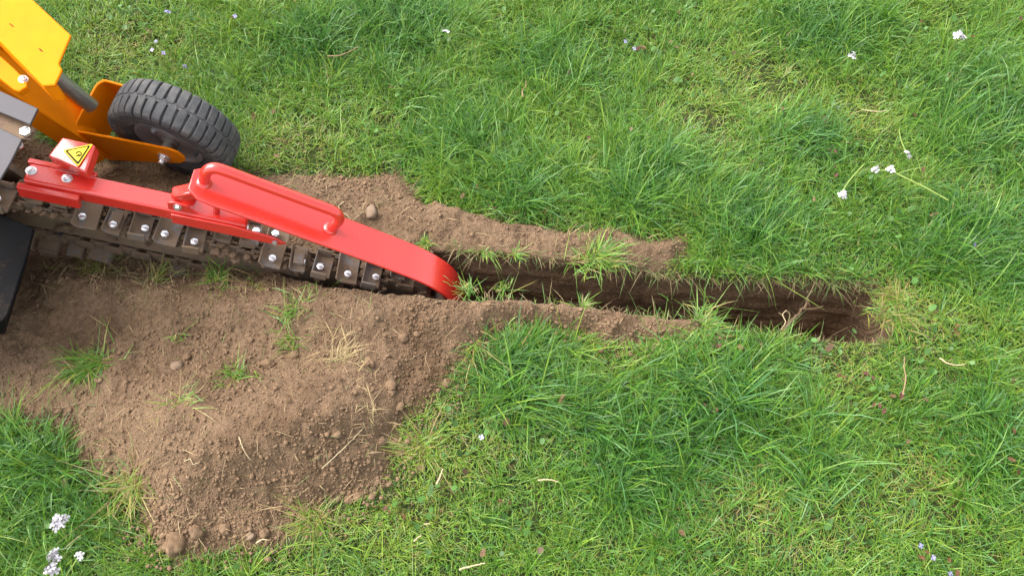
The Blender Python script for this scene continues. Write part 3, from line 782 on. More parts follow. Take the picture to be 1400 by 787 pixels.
# yellow arm that carries the fork
A, B = loc(117, 150, 0.095), loc(150, 214, 0.045); Cc, D = loc(-110, -20, 0.44), loc(-45, 88, 0.36)
up = (B - A).cross(Cc - A).normalized(); up = up if up.z > 0 else -up
bm = bmesh.new(); prism(bm, [A, B, D, Cc], -up * 0.006)
wheel_arm = from_bm('wheel_arm', bm, M['yellow'], trencher, True, 0.001)
ed = (A - Cc).normalized(); inw = up.cross(ed); inw = inw if (B - A).dot(inw) > 0 else -inw
bm = bmesh.new(); prism(bm, [A + up * 0.0005, A + up * 0.014, Cc + up * 0.014, Cc + up * 0.0005], inw * 0.005); from_bm('arm_lip', bm, M['yellow'], wheel_arm, True, 0.001)
bm = bmesh.new(); prism(bm, [B - up * 0.0065, B - up * 0.04, D - up * 0.04, D - up * 0.0065], inw * -0.005); from_bm('arm_flange', bm, M['yellow'], wheel_arm, True, 0.001)
# steel shaft beside it
bm = bmesh.new(); sa, sb = loc(126, 146, 0.155), loc(20, 58, 0.33); cyl(bm, sa, sb, 0.0150, 24); from_bm('steering_shaft', bm, M['shaft'], trencher, True)
# top cover plate with its folded edge
zc = 0.45
cp = [(-160, -150), (-75, -110), (45, 0), (97, 48), (80, 87), (85, 95), (75, 116), (58, 117), (0, 57), (-160, -110)]
cv = [loc(x, y, zc) for x, y in cp]
bm = bmesh.new(); prism(bm, cv, (0, 0, -0.005)); cover = from_bm('cover_plate', bm, M['yellow'], trencher, True, 0.002)
bm = bmesh.new(); e0, e1 = cv[8], cv[7]; e9 = cv[9]
inn = Vector((0.006, 0.008, 0))
prism(bm, [e9 + Vector((0, 0, -0.0055)), e0 + Vector((0, 0, -0.0055)), e1 + Vector((0, 0, -0.0055)), e1 + Vector((0.005, 0, -0.038)), e0 + Vector((0.003, 0, -0.046)), e9 + Vector((0, 0, -0.046))], (0.003, 0.005, 0)); from_bm('folded_edge', bm, M['yellow'], cover, True, 0.001)
bm = bmesh.new(); prism(bm, [cv[7] + Vector((0, 0.001, -0.0055)), cv[6] + Vector((0, 0.001, -0.0055)), cv[6] + Vector((0, 0.001, -0.036)), cv[7] + Vector((0, 0.001, -0.036))], (0, 0.005, 0)); from_bm('folded_edge', bm, M['yellow'], cover, True, 0.001)
for px, py in ((16, 35), (56, 69)):
    q = loc(px, py, zc); bm = bmesh.new(); dv = (loc(px + 4, py + 3.5, zc) - q); nn = Vector((-dv.y, dv.x, 0)).normalized() * 0.0008
    prism(bm, [q - dv * .6 - nn + Vector((0, 0, .0004)), q + dv * .6 - nn + Vector((0, 0, .0004)), q + dv * .6 + nn + Vector((0, 0, .0004)), q - dv * .6 + nn + Vector((0, 0, .0004))], (0, 0, 0.0004)); from_bm('slot', bm, M['ink'], cover)
# tab with a bolt below the cover
zt = 0.385
tabp = [(-60, 40), (-5, 72), (18, 92), (36, 110), (37, 118), (26, 125), (18, 122), (-5, 104), (-60, 72)]
bm = bmesh.new(); prism(bm, [loc(x, y, zt) for x, y in tabp], (0, 0, -0.012)); tab = from_bm('bracket_tab', bm, M['yellow'], trencher, True, 0.002)
bolt(tab, loc(32, 109, zt) , (0.25, -0.1, 1), 0.0050)
# grey chain-case plates
for pts, z in (([(-180, 45), (0, 124), (52, 148), (41, 170), (0, 153), (-180, 80)], 0.415), ([(-180, 95), (0, 175), (30, 190), (14, 222), (-4, 252), (-180, 280)], 0.41)):
    bm = bmesh.new(); prism(bm, [loc(x, y, z) for x, y in pts], (0, 0, -0.004)); pl = from_bm('chain_case', bm, M['grey'], trencher, True, 0.0012)
    bm = bmesh.new(); v0, v1 = loc(*pts[2], z - 0.0045), loc(*pts[3], z - 0.0045)
bolt(pl, loc(37, 183, 0.395), (0.1, -0.1, 1), 0.008, washer=False); bolt(pl, loc(27, 200, 0.36), (0.4, -0.2, 0.9), 0.006, washer=False)
bm = bmesh.new(); q0, q1 = loc(38, 183, 0.393), loc(-20, 160, 0.393); prism(bm, [q0 + Vector((.008, -.012, 0)), q0 + Vector((.008, .012, 0)), q1 + Vector((0, .03, 0)), q1 + Vector((0, -.03, 0))], (0, 0, -0.006)); from_bm('case_tab', bm, M['dark'], trencher, True)
# sprocket drum under the case
bm = bmesh.new(); cyl(bm, C0 + Vector((0, -0.05, 0)), C0 + Vector((0, 0.12, 0)), 0.026, 24); cyl(bm, C0 + Vector((0, 0.05, 0)), C0 + Vector((0, 0.062, 0)), 0.075, 32); from_bm('drive_shaft', bm, M['dark'], trencher, True, 0.001)
# the machine's body carries on to the left: frame, engine cover, drive wheels
bm = bmesh.new(); prism(bm, [(-1.72, -0.16, 0.16), (-1.16, -0.16, 0.16), (-1.12, -0.16, 0.20), (-1.12, -0.16, 0.40), (-1.20, -0.16, 0.44), (-1.72, -0.16, 0.44)], (0, 0.50, 0)); body = from_bm('body_frame', bm, M['yellow'], trencher, True, 0.012)
bm = bmesh.new(); prism(bm, [(-1.68, -0.12, 0.441), (-1.26, -0.12, 0.441), (-1.27, -0.12, 0.62), (-1.34, -0.12, 0.68), (-1.62, -0.12, 0.68), (-1.68, -0.12, 0.62)], (0, 0.42, 0)); from_bm('engine_cover', bm, M['grey'], trencher, True, 0.02)
bm = bmesh.new(); box(bm, Vector((-1.06, 0.03, 0.30)), 0.16, 0.10, 0.10); from_bm('boom_mount', bm, M['dark'], trencher, True, 0.006)
for sv in (-0.25, 0.43):
    bm = bmesh.new(); lathe(bm, [(-0.055, 0.11), (-0.065, 0.14), (-0.065, 0.18), (-0.05, 0.20), (0, 0.206), (0.05, 0.20), (0.065, 0.18), (0.065, 0.14), (0.055, 0.11), (-0.055, 0.1101)], 48)
    dw = from_bm('drive_wheel', bm, M['rubber'], trencher, True, 0, 50); dw.location = (-1.48, sv, 0.215)
    bm = bmesh.new(); lathe(bm, [(-0.05, 0.112), (-0.03, 0.10), (-0.03, 0.0), (0.03, 0.0), (0.03, 0.10), (0.05, 0.112), (-0.05, 0.1121)], 40); from_bm('drive_rim', bm, M['rim'], dw, True, 0, 40)
    bm = bmesh.new(); cyl(bm, (0, -0.10 if sv > 0 else -0.03, 0), (0, 0.03 if sv > 0 else 0.10, 0), 0.03, 20); from_bm('drive_hub', bm, M['dark'], dw, True)
# black soil shield beside the chain
zs = 0.20
top = [loc(x, y, zs) for x, y in ((-200, 235), (0, 292), (46, 312), (38, 345), (10, 430), (0, 440), (-200, 470))]
bm = bmesh.new(); prism(bm, top, (0, 0, -0.004)); sh = from_bm('soil_shield', bm, M['black'], trencher, True, 0.002)
bm = bmesh.new(); prism(bm, [top[2] + Vector((0, 0, -0.0045)), top[3] + Vector((0, 0, -0.0045)), top[4] + Vector((0, 0, -0.0045)), top[4] + Vector((-0.075, 0.02, -0.12)), top[3] + Vector((-0.075, 0, -0.12)), top[2] + Vector((-0.075, 0, -0.12))], (-0.004, 0, 0)); from_bm('shield_skirt', bm, M['black'], sh, True, 0.001)
bm = bmesh.new(); prism(bm, [top[4] + Vector((-0.005, 0, -0.0045)), top[6] + Vector((0, 0, -0.0045)), top[6] + Vector((0, 0.02, -0.12)), top[4] + Vector((-0.08, 0.02, -0.12))], (0, 0.004, 0)); from_bm('shield_side', bm, M['black'], sh, True, 0.001)

# ------------------------------------------------------------------ crumbs of soil, straw and roots
def ico_base():
    t = (1 + 5 ** 0.5) / 2
    v = np.array([(-1, t, 0), (1, t, 0), (-1, -t, 0), (1, -t, 0), (0, -1, t), (0, 1, t), (0, -1, -t), (0, 1, -t), (t, 0, -1), (t, 0, 1), (-t, 0, -1), (-t, 0, 1)]) / math.hypot(1, t)
    f = np.array([(0, 11, 5), (0, 5, 1), (0, 1, 7), (0, 7, 10), (0, 10, 11), (1, 5, 9), (5, 11, 4), (11, 10, 2), (10, 7, 6), (7, 1, 8), (3, 9, 4), (3, 4, 2), (3, 2, 6), (3, 6, 8), (3, 8, 9), (4, 9, 5), (2, 4, 11), (6, 2, 10), (8, 6, 7), (9, 8, 1)])
    return v, f
ICO_V, ICO_F = ico_base()
def crumbs():
    n = 210000; x = rng.uniform(-1.25, 0.5, n); y = rng.uniform(0.30, 1.25, n)
    q = soil_sd(x, y); u, v = to_uv(x, y)
    hw = np.where(v > 0, half_w(u, 1), half_w(u, -1))
    front = sstep(0.09, 0.01, seg_dist(x, y, at(215, 700), at(520, 655)))
    edge = sstep(0.06, 0.0, np.abs(q)) * (v < 0)
    patch = np.clip(fbm(x, y, 7, 3, 120) * 1.6, 0, 1)
    pr = np.where(q > -0.005, 0.16 + 0.22 * front + 0.20 * edge + 0.22 * patch, 0.0) + np.where((q <= -0.005) & (q > -0.05) & (v < 0), 0.09, 0)
    k = (rng.random(n) < pr) & ((np.abs(v) > hw + 0.004) | (u > U_END) | (u < -0.5))
    x, y, q, front, edge, patch = [a[k] for a in (x, y, q, front, edge, patch)]
    n = len(x)
    r = 0.0013 * rng.lognormal(0, 0.45, n) * (1 + 0.3 * front + 0.5 * edge * (rng.random(n) < 0.5) + 0.3 * patch)
    r = np.clip(r, 0.001, 0.009)
    z = height(x, y, q) + r * 0.35 + np.where(q < -0.01, 0.012, 0)
    V = ICO_V[None] * rng.uniform(0.6, 1.3, (n, 12, 1))
    a = rng.uniform(0, 6.28, n); ca, sa = np.cos(a), np.sin(a)
    V = V * np.stack([rng.uniform(0.8, 1.4, n), rng.uniform(0.8, 1.2, n), rng.uniform(0.6, 1.0, n)], -1)[:, None]
    V = np.stack([V[..., 0] * ca[:, None] - V[..., 1] * sa[:, None], V[..., 0] * sa[:, None] + V[..., 1] * ca[:, None], V[..., 2]], -1) * r[:, None, None]
    V = V + np.stack([x, y, z], -1)[:, None]
    F = (ICO_F[None] + (np.arange(n) * 12)[:, None, None]).ravel()
    o = from_np('soil_crumbs', V.reshape(-1, 3), F, np.full(n * 20, 3), M['clod'])
    tag(o, 'small crumbs of brown soil scattered over the spoil', 'soil', kind='stuff'); print('crumbs', n)
crumbs()
def litter():
    n = 15000; x = rng.uniform(-1.4, 0.45, n); y = rng.uniform(0.3, 1.2, n); q = soil_sd(x, y); u, v = to_uv(x, y)
    k = (q > -0.01) & ((np.abs(v) > 0.066) | (u < -0.5)) & (rng.random(n) < 0.10 + 0.5 * np.clip(fbm(x, y, 6, 2, 130) * 2.2, 0, 1) + 0.8 * spot_field(x, y, [(130, 380, .07), (230, 390, .07), (470, 490, .05), (330, 390, .06), (420, 450, .05), (400, 250, .06), (160, 420, .06), (480, 670, .05), (520, 600, .04)]))
    x, y, q = x[k], y[k], q[k]; n = len(x); z = height(x, y, q)
    c = np.array([0.36, 0.26, 0.13]) * rng.uniform(0.5, 1.3, (n, 1)); g = rng.random(n) < 0.22; c[g] = np.array([0.14, 0.18, 0.05]) * rng.uniform(0.7, 1.3, (g.sum(), 1))
    V, F, T_, C = blades(np.stack([x, y, z + 0.001], -1), rng.uniform(0, 6.28, n), rng.uniform(0.006, 0.045, n), rng.uniform(0.0005, 0.0013, n), rng.uniform(0.8, 1.5, n), rng.uniform(-0.2, 0.9, n), c, z + 0.0025)
    o = from_np('straw_litter', V, F, T_, M['straw'], color=C); tag(o, 'thin straw and torn grass scattered on the brown soil', 'straw', kind='stuff')
litter()
def lip_fringe():
    """roots and dead blades hanging from the lips of the trench"""
    n = 2300; u = rng.uniform(-0.12, U_END + 0.004, n); side = np.where(rng.random(n) < 0.72, 1, -1)
    dens = np.clip(0.35 + 0.5 * sstep(0.25, 0.45, u) + 0.7 * fbm(u, u * 0, 9, 2, 140), 0.05, 1); k = rng.random(n) < dens; u, side = u[k], side[k]; n = len(u)
    e = np.where(side > 0, half_w(u, 1), half_w(u, -1)) + rng.uniform(-0.003, 0.010, n); v = side * e
    x, y = to_xy(u, v); z = height(x, y) - rng.uniform(0.0, 0.012, n)
    az = np.where(side > 0, math.atan2(-TN[1], -TN[0]), math.atan2(TN[1], TN[0])) + rng.normal(0, 1.2, n)
    L = rng.lognormal(math.log(0.024), 0.55, n) * np.where(side > 0, 1, 0.75); tilt = rng.uniform(0.5, 1.6, n); bend = rng.uniform(0.2, 1.5, n)
    c = np.array([0.30, 0.22, 0.11]) * rng.uniform(0.45, 1.2, (n, 1)); g = rng.random(n) < 0.45; c[g] = np.array([0.11, 0.19, 0.04]) * rng.uniform(0.6, 1.3, (g.sum(), 1))
    V, F, T_, C = blades(np.stack([x, y, z], -1), az, np.clip(L, 0.01, 0.085), rng.uniform(0.0005, 0.0015, n), tilt, bend, c)
    o = from_np('root_fringe', V, F, T_, M['straw'], color=C); tag(o, 'dead grass and fine roots hanging over the trench lips', 'roots', kind='stuff')
lip_fringe()
def ground_leaves():
    """round leaves of clover and ground ivy low in the lawn"""
    cl = [(1105, 500), (1250, 530), (1330, 60), (1215, 45), (1390, 110), (880, 80), (760, 145), (640, 560), (1380, 540), (180, 40), (1240, 470), (1040, 470), (580, 700), (1160, 560), (930, 140), (1300, 250), (1395, 470), (560, 130), (880, 660), (100, 690)]
    P = []
    for px, py in cl:
        c = at(px, py)
        for k in range(random.randint(7, 18)): P.append((c.x + random.gauss(0, .03), c.y + random.gauss(0, .03)))
    for k in range(750): P.append((random.uniform(-1.2, 1.2), random.uniform(0.3, 1.65)))
    P = np.array(P); q = soil_sd(P[:, 0], P[:, 1]); u, v = to_uv(P[:, 0], P[:, 1]); k = (q < -0.02) & ((np.abs(v) > 0.08) | (u > 0.78)); P = P[k]; n = len(P)
    z = height(P[:, 0], P[:, 1]) + rng.uniform(0.014, 0.036, n); r = rng.uniform(0.0025, 0.0062, n)
    a = np.linspace(0, 2 * math.pi, 9)[:-1]
    ring = np.stack([np.cos(a), np.sin(a), 0.12 * np.cos(2 * a)], -1); ring = np.concatenate([np.array([[0.0, 0, -0.18]]), ring])
    V = np.repeat(ring[None], n, 0) * r[:, None, None]; V[:, :, 2] += V[:, :, 0] * rng.normal(0, .7, (n, 1)) + V[:, :, 1] * rng.normal(0, .7, (n, 1))
    V += np.stack([P[:, 0], P[:, 1], z], -1)[:, None]
    f = np.array([(0, i + 1, (i + 1) % 8 + 1) for i in range(8)]); F = (f[None] + (np.arange(n) * 9)[:, None, None]).ravel()
    c = np.array([0.065, 0.15, 0.03]) * rng.uniform(0.7, 1.5, (n, 1)); s = rng.random(n) < 0.06; c[s] = np.array([0.18, 0.11, 0.055]) * rng.uniform(0.6, 1.3, (s.sum(), 1))
    o = from_np('clover_leaves', V.reshape(-1, 3), F, np.full(n * 8, 3), M['leaf'], color=np.repeat(c[:, None], 9, 1).reshape(-1, 3), smooth=True)
    tag(o, 'small round clover leaves low in the lawn grass', 'clover', kind='stuff')
ground_leaves()

# ------------------------------------------------------------------ torn tufts lying on the spoil
TUFTS = [
    (120, 500, 150, .055, .65, 1, 'bright green torn tuft on the soil, widest of those near the black shield', .018),
    (320, 516, 130, .040, .45, 1, 'small round green tuft upright on the soil above the heap', .012),
    (298, 384, 90, .038, .6, 1, 'green tuft on the soil bank close beside the moving chain', .016),
    (402, 462, 80, .036, .6, 1, 'green tuft beside a round brown clod on the soil bank', .014),
    (408, 418, 70, .035, .7, 1, 'sparse tuft of short blades between chain and round clod', .016),
    (468, 492, 170, .042, .8, 0, 'straw coloured root clump turned over on the soil behind the heap', .020),
    (430, 705, 200, .055, .8, 2, 'pale uprooted tuft with green blades at the heap foot', .018),
    (185, 660, 150, .065, .8, 2, 'long yellowed tuft drooping off the heap edge beside the white flowers', .016),
    (580, 612, 70, .060, .9, 2, 'uprooted pale tuft with bare roots lying on the lawn beside the heap', .008),
    (213, 385, 60, .050, .8, 2, 'thin straw tuft on the soil bank below the warning sticker arm', .016),
    (125, 372, 120, .055, .9, 2, 'loose mat of straw and roots on the soil behind the black shield', .028),
    (350, 395, 26, .045, 1.0, 2, 'few stray straw blades lying on soil under the chain', .014),
    (815, 352, 240, .048, .8, 3, 'broad green tuft on the far bank overhanging the trench', .018),
    (962, 443, 160, .048, .6, 1, 'dense green tuft on the near lip where the soil bank ends', .018),
    (640, 398, 45, .026, .45, 1, 'green sprig on the near lip right at the red shoe tip', .010),
    (686, 396, 26, .022, .5, 1, 'thin sprig on the near lip just past the red shoe', .008),
    (795, 417, 34, .026, .6, 1, 'few short blades on the middle of the near soil bank lip', .003),
    (705, 348, 44, .026, .8, 1, 'drooping green sprig on the far bank above the dark wall', .004),
    (664, 345, 50, .026, .9, 3, 'flat green blades on the far bank rim behind the red shoe', .008),
    (585, 332, 50, .032, .8, 3, 'short green blades on the far bank touching the red shoe', .007),
    (245, 552, 40, .050, .8, 2, 'dry torn blades in the hollow at the heap shoulder', .012),
    (500, 560, 22, .050, 1.1, 0, 'few straws lying on the crest of the heap', .014),
    (690, 452, 120, .045, .8, 1, 'dark green tuft at the foot of the near soil bank', .030),
    (648, 470, 40, .050, .8, 2, 'arched pale blades where the soil bank meets the lawn', .012),
    (245, 462, 20, .022, .7, 1, 'tiny green seedling alone on the bare soil', .005),
    (140, 492, 50, .048, .6, 1, 'upright green tuft leaning on the wide torn tuft', .012),
    (20, 580, 90, .050, .7, 3, 'green tuft half buried at the soil edge below the black shield', .022),
    (262, 182 + 38, 14, .035, .4, 1, 'thin green sprig in front of the wheel', .005),
    (1222, 404, 150, .045, .9, 2, 'dead grass drooping over the far corner of the trench end', .020),
    (1226, 436, 170, .045, .9, 3, 'green blades drooping over the end face of the trench', .022),
    (900, 470, 90, .040, .7, 3, 'grass tuft at the foot of the near bank end', .022),
]
for px, py, n, L0, spr, kind, lab, r0 in TUFTS:
    p = hz(px, py)
    if kind == 0: o = tuft_mesh('straw_tuft', n, L0, spr, False, wid=0.0014, r0=r0, mat='straw', flat=0.4)
    elif kind == 2: o = tuft_mesh('straw_tuft', n * 2, L0, spr, True, wid=0.0015, r0=r0, flat=0.45, dry=0.6, tone=0.2)
    elif kind == 3: o = tuft_mesh('grass_tuft', int(n * 1.6), L0, spr, True, wid=0.0020, r0=r0, flat=0.3, dry=0.26, tone=0.35)
    else: o = tuft_mesh('grass_tuft', int(n * 1.5), L0, spr + 0.2, True, wid=0.0019, r0=r0, flat=0.45, dry=0.22, tone=0.38)
    o.location = p; tag(o, lab, 'grass tuft', 'tufts on and around the spoil')

# ------------------------------------------------------------------ clods and stones
def lump(name, r, mat, squash=(1, 1, 0.75), sub=3, rough=0.22, seed=0):
    bm = bmesh.new(); bmesh.ops.create_icosphere(bm, subdivisions=sub, radius=1)
    rs = np.random.default_rng(seed); o = rs.random(3) * 50
    for v in bm.verts:
        c = v.co; k = 1 + rough * float(fbm(np.array([c.x * 1.3 + o[0] + c.z * 0.7]), np.array([c.y * 1.3 + o[1] - c.z * 0.9]), 1.0, 3, seed % 7)[0]) * 1.6 + 0.12 * float(fbm(np.array([c.x * 5 + o[1] + c.z * 3]), np.array([c.y * 5 + o[2] - c.z * 3.3]), 1.0, 2, 3)[0])
        v.co = Vector((c.x * squash[0], c.y * squash[1], c.z * squash[2])) * k * r
    return from_bm(name, bm, mat, None, True, 0, 80)
STONES = [
    (508, 291, .016, 'stone', 'smooth tan stone bedded in the far bank beside the red shoe', (0.85, 1.1, .8), .15),
    (243, 500, .012, 'stone', 'pale whitish stone on the soil behind the heap', (1.1, .9, .7), .3),
    (403, 487, .0105, 'clod', 'round brown clod beside the green tuft on the bank', (1, 1, .9), .15),
    (366, 499, .0135, 'clod', 'flattened brown clod next to the small round tuft', (1.2, .85, .7), .3),
    (256, 488, .008, 'clod', 'small dark clod leaning on the pale whitish stone', (1, 1, .9), .2),
    (36, 585, .0135, 'clod', 'lumpy clod at the soil edge below the black shield', (1, .9, .8), .3),
    (237, 744, .020, 'clod', 'largest clod at the lowest point of the heap foot', (1, 1.05, .8), .5),
    (197, 738, .012, 'clod', 'crumbly clod in the grass next to the largest clod', (1.3, .8, .7), .35),
    (268, 726, .013, 'clod', 'knobbly clod on the heap foot above the largest clod', (1, 1, .8), .35),
    (344, 733, .0085, 'stone', 'pale pebble at the heap foot in the grass edge', (1, .9, .8), .25),
    (308, 722, .012, 'clod', 'brown clod halfway along the heap foot', (1.1, .9, .8), .35),
    (362, 728, .010, 'clod', 'clod beside the pale pebble at the heap foot', (1, 1, .8), .3),
    (491, 678, .011, 'clod', 'round clod between heap and uprooted tuft', (1, 1, .8), .3),
    (478, 683, .009, 'clod', 'brown clod touching the round clod by the uprooted tuft', (1, 1, .8), .3),
    (541, 605, .010, 'clod', 'clod at the right foot of the heap near bare roots', (1, 1, .8), .3),
    (548, 620, .009, 'clod', 'darker clod below the others near the bare roots', (1, 1, .8), .3),
    (559, 600, .009, 'clod', 'clod lying in grass nearest the bare roots', (1, 1, .8), .3),
    (520, 605, .011, 'clod', 'clod on the heap edge beside the bare roots', (1, .9, .8), .3),
    (552, 463, .010, 'clod', 'clod on the open soil slope above the heap', (1.1, .9, .8), .3),
    (570, 457, .007, 'clod', 'little clod right of its bigger neighbour on the soil slope', (1, 1, .8), .25),
    (505, 496, .010, 'clod', 'clod beside the straw root clump', (.8, 1.1, .8), .3),
    (534, 528, .011, 'clod', 'clod on the ridge between straw roots and lawn', (1.1, .9, .8), .3),
    (547, 556, .010, 'clod', 'clod at the top of the lawn edge beside the heap crest', (1, 1, .8), .3),
    (611, 524, .010, 'clod', 'clod at the corner where soil slope meets lawn', (1, 1, .8), .3),
    (668, 486, .009, 'clod', 'reddish clod in the grass below the near bank', (1, 1.1, .8), .3),
    (664, 494, .008, 'clod', 'smaller clod just under the reddish one below the bank', (1, 1, .8), .3),
    (574, 640, .010, 'clod', 'lone clod in the lawn below the bare roots', (1, 1, .8), .35),
    (535, 536, .008, 'clod', 'clod beside the ridge clod at the heap shoulder', (1, 1, .8), .3),
    (650, 418, .010, 'clod', 'clod on the near bank behind the red shoe tip', (1, 1, .8), .3),
    (520, 716, .007, 'clod', 'small pinkish clod in the lawn below the heap', (1, 1, .8), .3),
]
for k, (px, py, r, mt, lab, sq, ro) in enumerate(STONES):
    r *= 0.88
    o = lump('stone' if mt.startswith('stone') else 'soil_clod', r, M[mt], sq, 3, ro, k + 3)
    p = hz(px, py); o.location = p + Vector((0, 0, r * sq[2] * 0.30)); o.rotation_euler = (0, 0, random.uniform(0, 6.28))
    tag(o, lab, 'stone' if mt.startswith('stone') else 'clod', 'clods and stones of the spoil')

# ------------------------------------------------------------------ roots in the trench, stalks in the grass
def stalk(name, pts, r, mat, label, cat, taper=0.5, twigs=(), group=None):
    bm = bmesh.new(); s = smooth_path(pts, 6); n = len(s)
    s = [p + Vector((random.gauss(0, r * .25), random.gauss(0, r * .25), random.gauss(0, r * .25))) for p in s]
    tube(bm, s, [r * (1 - (1 - taper) * i / (n - 1)) for i in range(n)], 7)
    for tw in twigs: ss = smooth_path(tw, 4); tube(bm, ss, [r * 0.5 * (1 - 0.6 * i / (len(ss) - 1)) for i in range(len(ss))], 6)
    bmesh.ops.translate(bm, vec=-Vector(pts[0]), verts=bm.verts)
    o = from_bm(name, bm, mat, None, True, 0, 70); o.location = pts[0]; tag(o, label, cat, group); return o
def inside(px, py, z): return at(px, py, z)
stalk('tree_root', [inside(1070, 452, -.005), inside(1084, 437, -.035), inside(1096, 424, -.06), inside(1104, 412, -.055), inside(1106, 398, -.03)], .0042, M['root'],
      'brown root bridging the dark trench near its end', 'root', .5,
      [[inside(1098, 422, -.06), inside(1112, 422, -.06), inside(1126, 418, -.05)], [inside(1104, 410, -.05), inside(1107, 418, -.06), inside(1108, 424, -.075)], [inside(1076, 446, -.02), inside(1080, 430, -.04), inside(1073, 424, -.04)]])
stalk('pale_root', [inside(1068, 450, .0), inside(1074, 440, -.02), inside(1070, 430, -.03), inside(1076, 424, -.03)], .0012, M['palestalk'], 'thin pale root forking beside the brown root in the trench', 'root', .6,
      [[inside(1071, 431, -.03), inside(1064, 427, -.03)]])
stalk('pale_root', [inside(1188, 416, -.02), inside(1200, 404, .0), inside(1212, 402, .010), inside(1222, 404, .014)], .0011, M['root'], 'brown root reaching out of the trench end into the grass', 'root', .5)
stalk('pale_root', [inside(1172, 407, -.01), inside(1168, 422, -.04), inside(1164, 436, -.07)], .0011, M['root'], 'fine root hanging down at the trench end', 'root', .5)
def gstalk(pts_px, r, mat, label, dz=0.03, name='dry_stalk', cat='stalk'):
    P = []
    for px, py in pts_px:
        q = hz(px, py); P.append(at(px, py, q.z + dz))
    return stalk(name, P, r * 0.72, M[mat], label, cat, .5)
gstalk([(736, 656), (748, 655), (764, 658)], .0024, 'palestalk', 'short pale straw lying flat on the lawn below the near bank', .040)
gstalk([(447, 77), (465, 76), (480, 70), (490, 64)], .0022, 'tan', 'curved tan twig on the lawn above the dry spot', .045, 'twig', 'twig')
gstalk([(715, 132), (714, 124), (719, 118), (719, 111)], .0022, 'tan', 'wavy tan blade on the lawn between long tufts', .045)
gstalk([(1285, 489), (1295, 496), (1308, 499), (1319, 498)], .0024, 'palestalk', 'white curved stalk on the lawn beyond the trench end', .035)
gstalk([(1234, 540), (1238, 520), (1236, 500), (1237, 487)], .0020, 'tan', 'upright tan stalk among reddish leaves beyond the trench end', .035)
gstalk([(628, 778), (645, 773), (664, 769)], .0026, 'palestalk', 'pale stick lying near a tan leaf on the lawn', .035, 'twig', 'twig')
gstalk([(566, 739), (576, 731)], .0022, 'palestalk', 'stubby white stalk on the lawn below the heap', .035)
gstalk([(580, 716), (588, 715)], .0020, 'palestalk', 'very short white stalk above the stubby one', .035)
gstalk([(597, 662), (602, 650), (606, 640)], .0028, 'palestalk', 'white root stalk standing beside the uprooted pale tuft', .03)
gstalk([(327, 597), (332, 612), (342, 628)], .0016, 'palestalk', 'thin pale straw on the front of the heap', .004)
gstalk([(252, 630), (260, 627), (264, 634), (272, 632)], .0014, 'palestalk', 'wriggling pale root on the front of the heap', .004)
gstalk([(440, 640), (470, 612), (488, 594), (498, 583)], .0012, 'palestalk', 'long straw across the right shoulder of the heap', .006)
gstalk([(350, 743), (358, 737), (368, 738)], .0024, 'palestalk', 'white root in the grass at the heap foot', .02)
gstalk([(470, 276), (463, 281), (466, 288), (474, 294), (480, 300)], .0016, 'palestalk', 'bent pale straw on the far bank beside the handle', .004)
gstalk([(482, 301), (492, 293), (503, 286)], .0010, 'palestalk', 'thin straw running up to the smooth tan stone', .004)
gstalk([(1178, 150), (1200, 153), (1214, 151)], .0018, 'palestalk', 'straw coloured blade in the long grass near the white flowers', .05)

# ------------------------------------------------------------------ leaves and flowers
def leaf_mesh(name, n_leaf, size, mat, seed):
    rs = random.Random(seed); bm = bmesh.new()
    for k in range(n_leaf):
        a = rs.uniform(0, 6.28); L = size * rs.uniform(0.8, 1.2); W = L * rs.uniform(0.22, 0.36); cup = rs.uniform(-0.25, 0.35)
        c = Vector((rs.gauss(0, size * .55), rs.gauss(0, size * .55), rs.uniform(0, .006))) if n_leaf > 1 else Vector((0, 0, 0))
        R3 = Matrix.Rotation(a, 3, 'Z') @ Matrix.Rotation(rs.uniform(-.5, .5), 3, 'X') @ Matrix.Rotation(rs.uniform(-.5, .5), 3, 'Y')
        grid = []
        for i in range(7):
            t = i / 6; x = (t - .5) * L; w = W * max(0.02, math.sin(math.pi * (0.05 + 0.9 * t)) ** 0.75) * (1 + 0.12 * math.sin(i * 2.4 + seed))
            grid.append([bm.verts.new(c + R3 @ Vector((x, s * w, cup * abs(s) * w + 0.08 * L * math.sin(t * 3 + seed)))) for s in (-1, -.5, 0, .5, 1)])
        for A, B in zip(grid, grid[1:]):
            for j in range(4): bm.faces.new((A[j], A[j + 1], B[j + 1], B[j]))
    bmesh.ops.solidify(bm, geom=bm.faces[:], thickness=0.0005)
    return from_bm(name, bm, mat, None, True, 0, 60)
